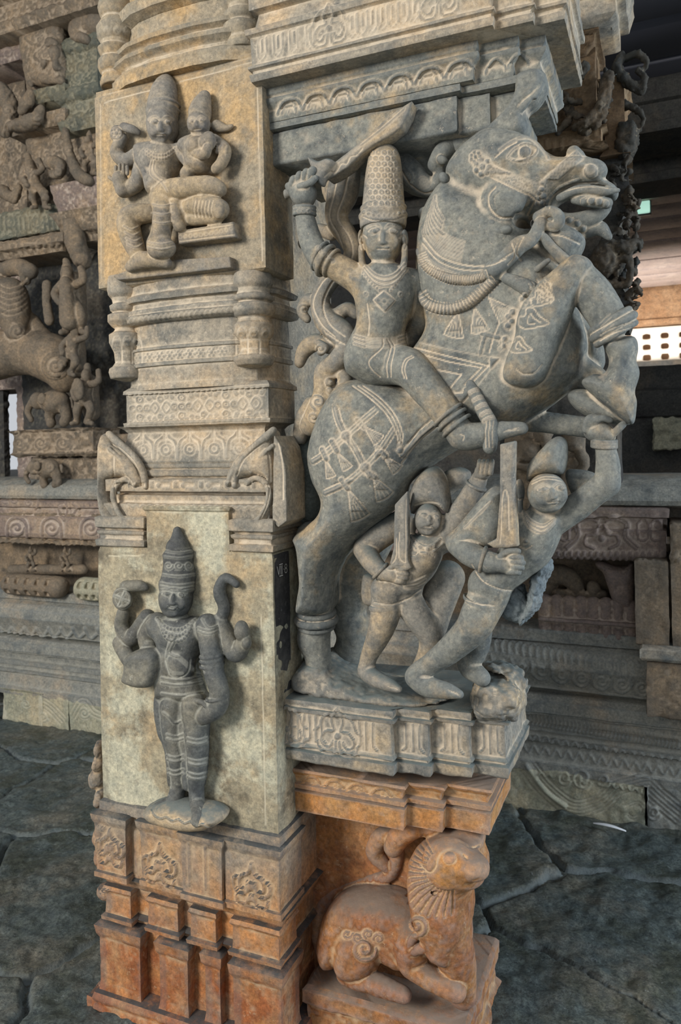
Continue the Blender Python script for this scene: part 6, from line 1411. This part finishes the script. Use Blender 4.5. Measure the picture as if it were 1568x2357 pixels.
# carvings of the pillar head
v.puff([(55, 80), (90, 55), (140, 60), (150, 100), (148, 190), (110, 200), (80, 195), (60, 150)], Y2-.02, .06, .04, .01)
v.ell(118, 98, Y2-.08, 20, 10, 10, 20, .006); v.ell(126, 122, Y2-.09, 12, 18, 12, 10, .008); v.ell(105, 148, Y2-.08, 12, 8, 12, 0, .006); v.ell(130, 150, Y2-.08, 8, 14, 12, 0, .006); v.ch([(100, 180, Y2-.06, 12), (140, 186, Y2-.06, 9)], .006)
v.ch([(72, 110, Y2-.05, 10), (64, 150, Y2-.05, 12), (74, 190, Y2-.05, 10)], .008)
v.ch([(30, 290, Y2-.06, 12), (60, 285, Y2-.08, 18), (85, 270, Y2-.08, 14), (94, 250, Y2-.08, 9)], .008); v.ch([(50, 255, Y2-.08, 10), (62, 235, Y2-.08, 14), (72, 215, Y2-.06, 10)], .008)
fig(v, 78, 415, 1.0, Y2-.05, .25)
v.ch([(5, 440, Y2-.04, 16), (30, 455, Y2-.06, 12), (45, 430, Y2-.06, 8)], .008); v.ch([(0, 210, Y2-.05, 22), (26, 250, Y2-.05, 18), (10, 300, Y2-.05, 16)], .01)
v.ch([(118, 375, Y2-.07, 16), (140, 380, Y2-.08, 14), (136, 402, Y2-.08, 10), (120, 400, Y2-.08, 8)], .006); v.ch([(150, 300, Y2-.04, 8), (160, 350, Y2-.06, 10), (180, 400, Y2-.08, 14), (205, 416, Y2-.08, 12)], .008)
fig(v, 205, 350, .8, Y2-.04); v.ch([(190, 600, Y2, 20), (175, 560, Y2-.02, 24), (168, 520, Y2-.02, 22)], .01)
v.mesh('figure_carving', M_bgtan, BP, LW, .006)
for i in range(14): ln(LW, [(4+i*11, 500), (6+i*11, 528)], 3, .010, dust=.2)
for x in (25, 85): spiral(LW, x, 512, 15, 1.5, 0, 1, 3, .010)
for i in range(9): dot(LW, 15+i*15, 566, 6, .010)
for x, y in ((95, 1020), (145, 1020), (45, 1020)): spiral(LW, x, y, 16, 1.6, 0, 1, 3, .012); spiral(LW, x+12, y+8, 10, 1.4, 2, -1, 3, .010)
for x in (40, 120, 210): spiral(LW, x, 1215, 18, 1.4, 0, 1, 3.4, .014); ln(LW, [(x-22, 1245), (x-20, 1205), (x, 1192), (x+20, 1205), (x+22, 1245)], 4, .012)
for i in range(22): ln(LW, [(i*14, 1246), (i*14+7, 1256)], 3, .008)
# ---- rearing yali
YA = thing('rearing_beast_statue', 'brown carved rearing beast with scaled chest at the left edge', 'statue', (-3., Y2, 2.))
v = Vol(-40, 580, 260, 920, Y2-.30, Y2+.15, .009)
v.ch([(-10, 660, Y2-.12, 30), (20, 700, Y2-.14, 44), (35, 740, Y2-.14, 34), (40, 770, Y2-.14, 22)], .02); v.ell(20, 690, Y2-.14, 48, 52, 40, 0, .02)
v.ell(38, 762, Y2-.16, 26, 24, 24, 0, .008); v.ch([(0, 625, Y2-.1, 16), (40, 615, Y2-.1, 20), (70, 625, Y2-.12, 18)], .01); v.ch([(60, 645, Y2-.12, 12), (50, 630, Y2-.14, 8)], .006)
v.ch([(-30, 820, Y2-.06, 60), (60, 810, Y2-.06, 52), (130, 830, Y2-.06, 56), (150, 860, Y2-.05, 44)], .02); v.ch([(70, 740, Y2-.05, 20), (110, 780, Y2-.05, 14)], .02)
v.ell(6, 790, Y2-.16, 16, 16, 14, 0, .006)
v.mesh('beast_body', M_bgtan, YA, LW, .003)
for k in range(6): ln(LW, [(-5, 652+k*13), (18, 662+k*13), (45, 655+k*13), (62, 640+k*13)], 3, -.008, dust=.2)
for k in range(10): ln(LW, [(4+k*6, 655), (2+k*6, 720)], 1.5, -.004, dust=.1)
spiral(LW, 38, 762, 18, 1.6, 0, 1, 3, .010)
for r_ in (30, 24): ln(LW, [(128+r_*math.cos(a_), 842+r_*math.sin(a_)) for a_ in np.linspace(0, 6.28, 16)], 3, .010, smooth=False)
spiral(LW, 128, 842, 15, 1.4, 0, 1, 4, .012)
# ---- warriors climbing along the beast
WG = 'warriors carved along the background pillar'
for nm, (x, y, s, dy, ln_) in {
        'soldier with a raised club on the background pillar, topmost of the warriors': (160, 680, 1.35, -.14, .1), 'kneeling soldier below the club bearer on the background pillar': (165, 800, 1.0, -.14, -.25),
        'lowest soldier holding a shield on the background pillar': (195, 905, 1.1, -.12, -.1)}.items():
    w = thing('warrior_carving', nm, 'carving', (XP(x, y, Y2), Y2, ZP(x, y, Y2)), WG)
    vv = Vol(x-60*s, y-75*s, x+60*s, y+75*s, Y2+dy-.16, Y2+dy+.2, .008); fig(vv, x, y, s, Y2+dy, ln_)
    vv.ch([(x+10, y-20*s, Y2+dy+.06, 20*s), (x+16, y+40*s, Y2+dy+.08, 18*s)], .01)
    if s > 1.2:
        vv.ch([(108, 655, Y2-.16, 11), (108, 700, Y2-.16, 11), (114, 738, Y2-.16, 12)], .01, sy=.8); vv.ch([(150, 650, Y2-.2, 14), (158, 740, Y2-.2, 20)], .01)
    if s == 1.1: vv.ell(180, 895, Y2-.2, 16, 26, 10, -10, .006)
    vv.mesh('warrior', M_bgtan, w, LW, .004)
vv = None
# ---- elephant standing on the frieze
def elephant(label, x, y, s, flip=1, box=None):
    e = thing('elephant_carving', label, 'carving', (XP(x, y, Y2), Y2, ZP(x, y, Y2)), 'carved animals of the background pillar')
    q = lambda u, w, r, dy=0.: (x+u*s*flip, y+w*s, Y2-.06+dy, r*s)
    v = Vol(x-80*s, y-60*s, x+80*s, y+60*s, Y2-.24, Y2+.12, .008)
    v.ell(*q(15, -5, 0)[:3], 40*s, 28*s, 26*s, 0, .01); v.ch([q(36, 5, 14), q(42, 28, 12), q(36, 42, 11)], .01); v.ch([q(8, 10, 13), q(2, 30, 11), q(6, 44, 11)], .01); v.ell(*q(-24, -8, 0, -.02)[:3], 20*s, 20*s, 18*s, 0, .012)
    v.ch([q(-38, -4, 9, -.02), q(-48, 16, 7, -.02), q(-40, 36, 6, -.02)], .01); v.ell(*q(-16, -12, 0, -.07)[:3], 12*s, 15*s, 5*s, 15, .003); v.ch([q(52, -14, 4), q(56, 8, 3)], .004)
    v.mesh('elephant', M_bgtan, e, LW, .003)
elephant('walking elephant carved on top of the scroll frieze, left background', 112, 930, 1.0)
elephant('small elephant in the lower relief block of the background pillar', 98, 1082, .8)
# ---- slotted roll and pale roll under the pillar
for lb, pxa, pxb, yc, r, mat in (('brown slotted stone roll under the background pillar, left edge', 4, 158, 1346, 24, M_bgtan), ('pale stone roll beside the slotted roll, left background', 170, 300, 1356, 26, M_bgpale)):
    w = thing('stone_roll', lb, 'moulding', (XP(pxa, yc, YB), YB, ZP(pxa, yc, YB)), 'rolls of the platform in the left background'); v = Vol(pxa-20, yc-50, pxb+20, yc+60, YB-.16, YB+.14, .007)
    a_ = (XP(pxa+r, yc, YB-.02), YB-.02, ZP((pxa+pxb)/2, yc, YB)); b_ = (XP(pxb-r, yc, YB-.02), YB-.02, a_[2]); rr = r*S(pxa, yc, YB)
    v.cone(a_, rr, b_, rr, 0)
    if 'slotted' in lb:
        for i in range(5):
            cx = a_[0]+(b_[0]-a_[0])*(i+.1)/4.6
            v.box(cx-.016, cx+.016, YB-.2, YB-.05, a_[2]+.012, a_[2]+.05, .002, 'sub'); v.box(cx-.016, cx+.016, YB-.2, YB-.05, a_[2]-.05, a_[2]-.02, .002, 'sub')
    v.mesh('roll', mat, w, LW, .003)
for lb, x, y, s in (('small attendant figure carved in the lower storey, left background', 70, 1285, .45), ('second small figure carved in the lower storey beside a pilaster', 150, 1285, .45)):
    w = thing('niche_figure', lb, 'carving', (XP(x, y, YB+.1), YB+.1, ZP(x, y, YB+.1)), 'small figures of the lower storey'); v = Vol(x-60, y-50, x+60, y+50, YB-.05, YB+.25, .007)
    fig(v, x, y, s, YB+.06); v.ch([(x-40, y+26, YB+.08, 12), (x+40, y+26, YB+.08, 12)], .01); v.mesh('figure', M_bgtan, w, LW, .003)
r5 = np.random.default_rng(11)
for i in range(120):
    x = r5.uniform(2, 236); y = r5.uniform(70, 470) if i < 80 else r5.uniform(990, 1170)
    (spiral(LW, x, y, r5.uniform(7, 14), 1.3, r5.uniform(0, 6), 1 if i % 2 else -1, 2.6, .009) if i % 3 else ln(LW, [(x, y), (x+r5.uniform(-14, 14), y+r5.uniform(6, 18)), (x+r5.uniform(-14, 14), y+r5.uniform(18, 34))], 3, .010))
for i in range(40):
    x = r5.uniform(1225, 1385); y = r5.uniform(135, 310); spiral(LW, x, y, r5.uniform(6, 14), 1.2, r5.uniform(0, 6), 1 if i % 2 else -1, 2.4, .007)
for i in range(10):
    x = 20+i*23; ln(LW, [(x-8, 1128), (x, 1140), (x+8, 1128)], 2.6, .007)
# ================================================================ THIRD PILLAR, BEHIND THE HORSE'S HEAD
Y3 = 1.10
RP = thing('rear_pillar', 'brown carved pillar with foliage brackets standing behind the head of the horse', 'pillar', (.75, Y3+.3, 0))
def pr(name, pxa, pxb, ya, yb, dy=0., prof=None, mat=M_bgtan, dep=.3):
    Y = Y3+dy; ym = (ya+yb)/2; xa, xb = XP(pxa, ym, Y), XP(pxb, ym, Y); pm = (pxa+pxb)/2; z0_, z1_ = ZP(pm, yb, Y), ZP(pm, ya, Y); h = z1_-z0_
    return prism(name, rect(xa, xb, Y, Y+dep), [(z0_+h*f, e) for f, e in (prof or [(0, -.004), (.03, 0), (.97, 0), (1, -.004)])], mat, RP, LW, .009, .005, 14., vis=[0, 1])
M_brn = stone('warm_brown_carved_stone', (.17, .115, .065), (.24, .16, .09), (.09, .065, .045), dustc=(.36, .27, .17), tanamt=.5, darkamt=.4)
pr('cornice', 1180, 1418, -40, 62, -.12, [(0, -.02), (.1, .0), (.5, .0), (.55, .03), (1, .05)], M_mid); pr('cornice', 1180, 1366, 66, 130, -.05, [(0, -.03), (.3, .0), (.5, .0), (.55, .02), (1, .02)], M_brn)
pr('panel', 1160, 1372, 128, 312, .0, None, M_brn); pr('figure_frieze', 1150, 1385, 312, 352, -.03, [(0, 0), (.1, .02), (.2, 0), (.9, 0), (1, .02)], M_brn)
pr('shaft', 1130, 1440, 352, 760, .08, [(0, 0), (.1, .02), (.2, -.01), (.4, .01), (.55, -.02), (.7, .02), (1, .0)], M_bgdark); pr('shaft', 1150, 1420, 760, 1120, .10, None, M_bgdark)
pr('shaft', 1392, 1438, 180, 360, .05, [(0, .02), (.1, 0), (.9, 0), (1, .02)], M_brn)
v = Vol(1180, 110, 1510, 760, Y3-.16, Y3+.2, .006)
v.ch([(1325, 296, Y3-.06, 8), (1358, 276, Y3-.08, 12), (1382, 235, Y3-.08, 9), (1390, 190, Y3-.07, 8), (1402, 176, Y3-.07, 12), (1398, 220, Y3-.07, 9), (1388, 262, Y3-.07, 8), (1368, 292, Y3-.07, 9)], .004)
v.puff([(1330, 300), (1365, 262), (1384, 205), (1392, 160), (1404, 172), (1410, 210), (1398, 250), (1376, 290), (1350, 312)], Y3-.03, .03, .02, .004)
v.ch([(1225, 300, Y3-.04, 14), (1250, 252, Y3-.05, 10), (1290, 235, Y3-.06, 9), (1335, 236, Y3-.06, 7)], .006); v.ch([(1262, 205, Y3-.04, 8), (1292, 196, Y3-.05, 9), (1325, 188, Y3-.05, 7), (1350, 160, Y3-.05, 6), (1345, 148, Y3-.05, 8)], .005); v.ch([(1240, 188, Y3-.04, 5), (1275, 200, Y3-.05, 5), (1285, 225, Y3-.05, 5), (1262, 262, Y3-.05, 5)], .004); v.ch([(1285, 305, Y3-.05, 7), (1312, 272, Y3-.05, 7), (1302, 248, Y3-.05, 5)], .004)
v.ch([(1300, 215, Y3-.05, 6), (1320, 262, Y3-.05, 7), (1345, 268, Y3-.05, 5)], .004); v.ell(1295, 196, Y3-.07, 10, 10, 8, 0, .003)
v.ch([(1432, 125, Y3+.06, 8), (1422, 160, Y3+.04, 12), (1446, 190, Y3+.04, 12), (1476, 208, Y3+.04, 10), (1484, 182, Y3+.04, 7), (1468, 160, Y3+.04, 6)], .004); v.ch([(1440, 135, Y3+.06, 8), (1470, 126, Y3+.05, 8), (1488, 146, Y3+.05, 6), (1478, 164, Y3+.05, 5)], .004)
v.ch([(1430, 240, Y3+.08, 12), (1462, 250, Y3+.06, 7), (1480, 270, Y3+.06, 5), (1474, 300, Y3+.06, 4), (1460, 310, Y3+.06, 4)], .004); v.puff([(1425, 290), (1460, 285), (1472, 310), (1462, 350), (1436, 370), (1415, 350), (1420, 310)], Y3+.08, .06, .02, .004)
for i in range(8): v.ch([(1408-i*3, 176+i*15, Y3-.03, 4), (1420-i*3, 170+i*15, Y3-.03, 2)], .002)
for i in range(26):
    a_ = rng.uniform(1400, 1466); b_ = 370+i*13.5; v.ell(a_, b_, Y3+.06+rng.uniform(-.04, .03), rng.uniform(8, 20), rng.uniform(5, 11), 12, rng.uniform(-60, 60), .003); v.ch([(a_, b_, Y3+.03, 5), (a_+rng.uniform(-16, 16), b_+rng.uniform(6, 18), Y3+.0, 3), (a_+rng.uniform(-22, 22), b_+rng.uniform(10, 26), Y3+.02, 3)], .002)
for i in range(10): v.ell(1462+rng.uniform(-4, 6), 470+i*26, Y3+.08, 8, 12, 9, 20, .004)
v.ch([(1395, 560, Y3, 14), (1440, 570, Y3, 16), (1470, 560, Y3+.03, 12)], .01); v.ch([(1400, 650, Y3, 8), (1445, 655, Y3, 8), (1448, 600, Y3, 8), (1405, 600, Y3, 12)], .006); v.ell(1390, 600, Y3, 30, 40, 24, 0, .01)
v.mesh('foliage_carving', stone('dark_brown_foliage_stone', (.06, .055, .045), (.13, .095, .06), (.025, .03, .03), dustc=(.25, .21, .15), tanamt=.5, darkamt=.5), RP, LW, .007, 70.)
for i in range(8): ln(LW, [(1255+i*9, 322), (1255+i*9, 345)], 2.6, .007, dust=.3)
for x in (1320, 1355): spiral(LW, x, 332, 12, 1.5, 0, 1, 3, .008)
for i in range(5): ln(LW, [(1330+i*9, 72+i), (1328+i*9, 100)], 3, .006)
# relief column behind the attendants
v = Vol(1150, 900, 1390, 1190, .86, 1.12, .006)
v.slab([(1160, 905), (1250, 905), (1262, 1180), (1160, 1180)], 1.04, 1.10, .004)
v.slab([(1290, 980), (1345, 980), (1345, 1180), (1290, 1180)], 1.04, 1.10, .004)
v.ell(1215, 1035, .99, 34, 26, 22, -20, .01); v.ell(1250, 1000, .97, 22, 20, 18, 0, .01); v.ch([(1195, 1045, .98, 12), (1180, 1070, .98, 9), (1220, 1076, .98, 8)], .008); v.ch([(1255, 1020, .97, 10), (1268, 1050, .98, 8)], .006)
v.ell(1320, 1010, 1.0, 26, 30, 20, 0, .01); v.ch([(1335, 1040, 1., 12), (1345, 1070, 1., 12), (1325, 1095, 1., 10)], .008)
for i in range(8): v.ell(1250+20*math.cos(i*.8), 1000+18*math.sin(i*.8), .965, 5, 5, 5, 0, .002)
v.mesh('beast_relief', M_bgtan, RP, LW, .004)
# ---- unseen roof slab over the place, added to cut light from above
struct(boxm('ceiling', -7.5, 4.5, -.55, 5.0, 5.6, 5.8, M_bgdark, None, None, .6, 0))
carve_all()
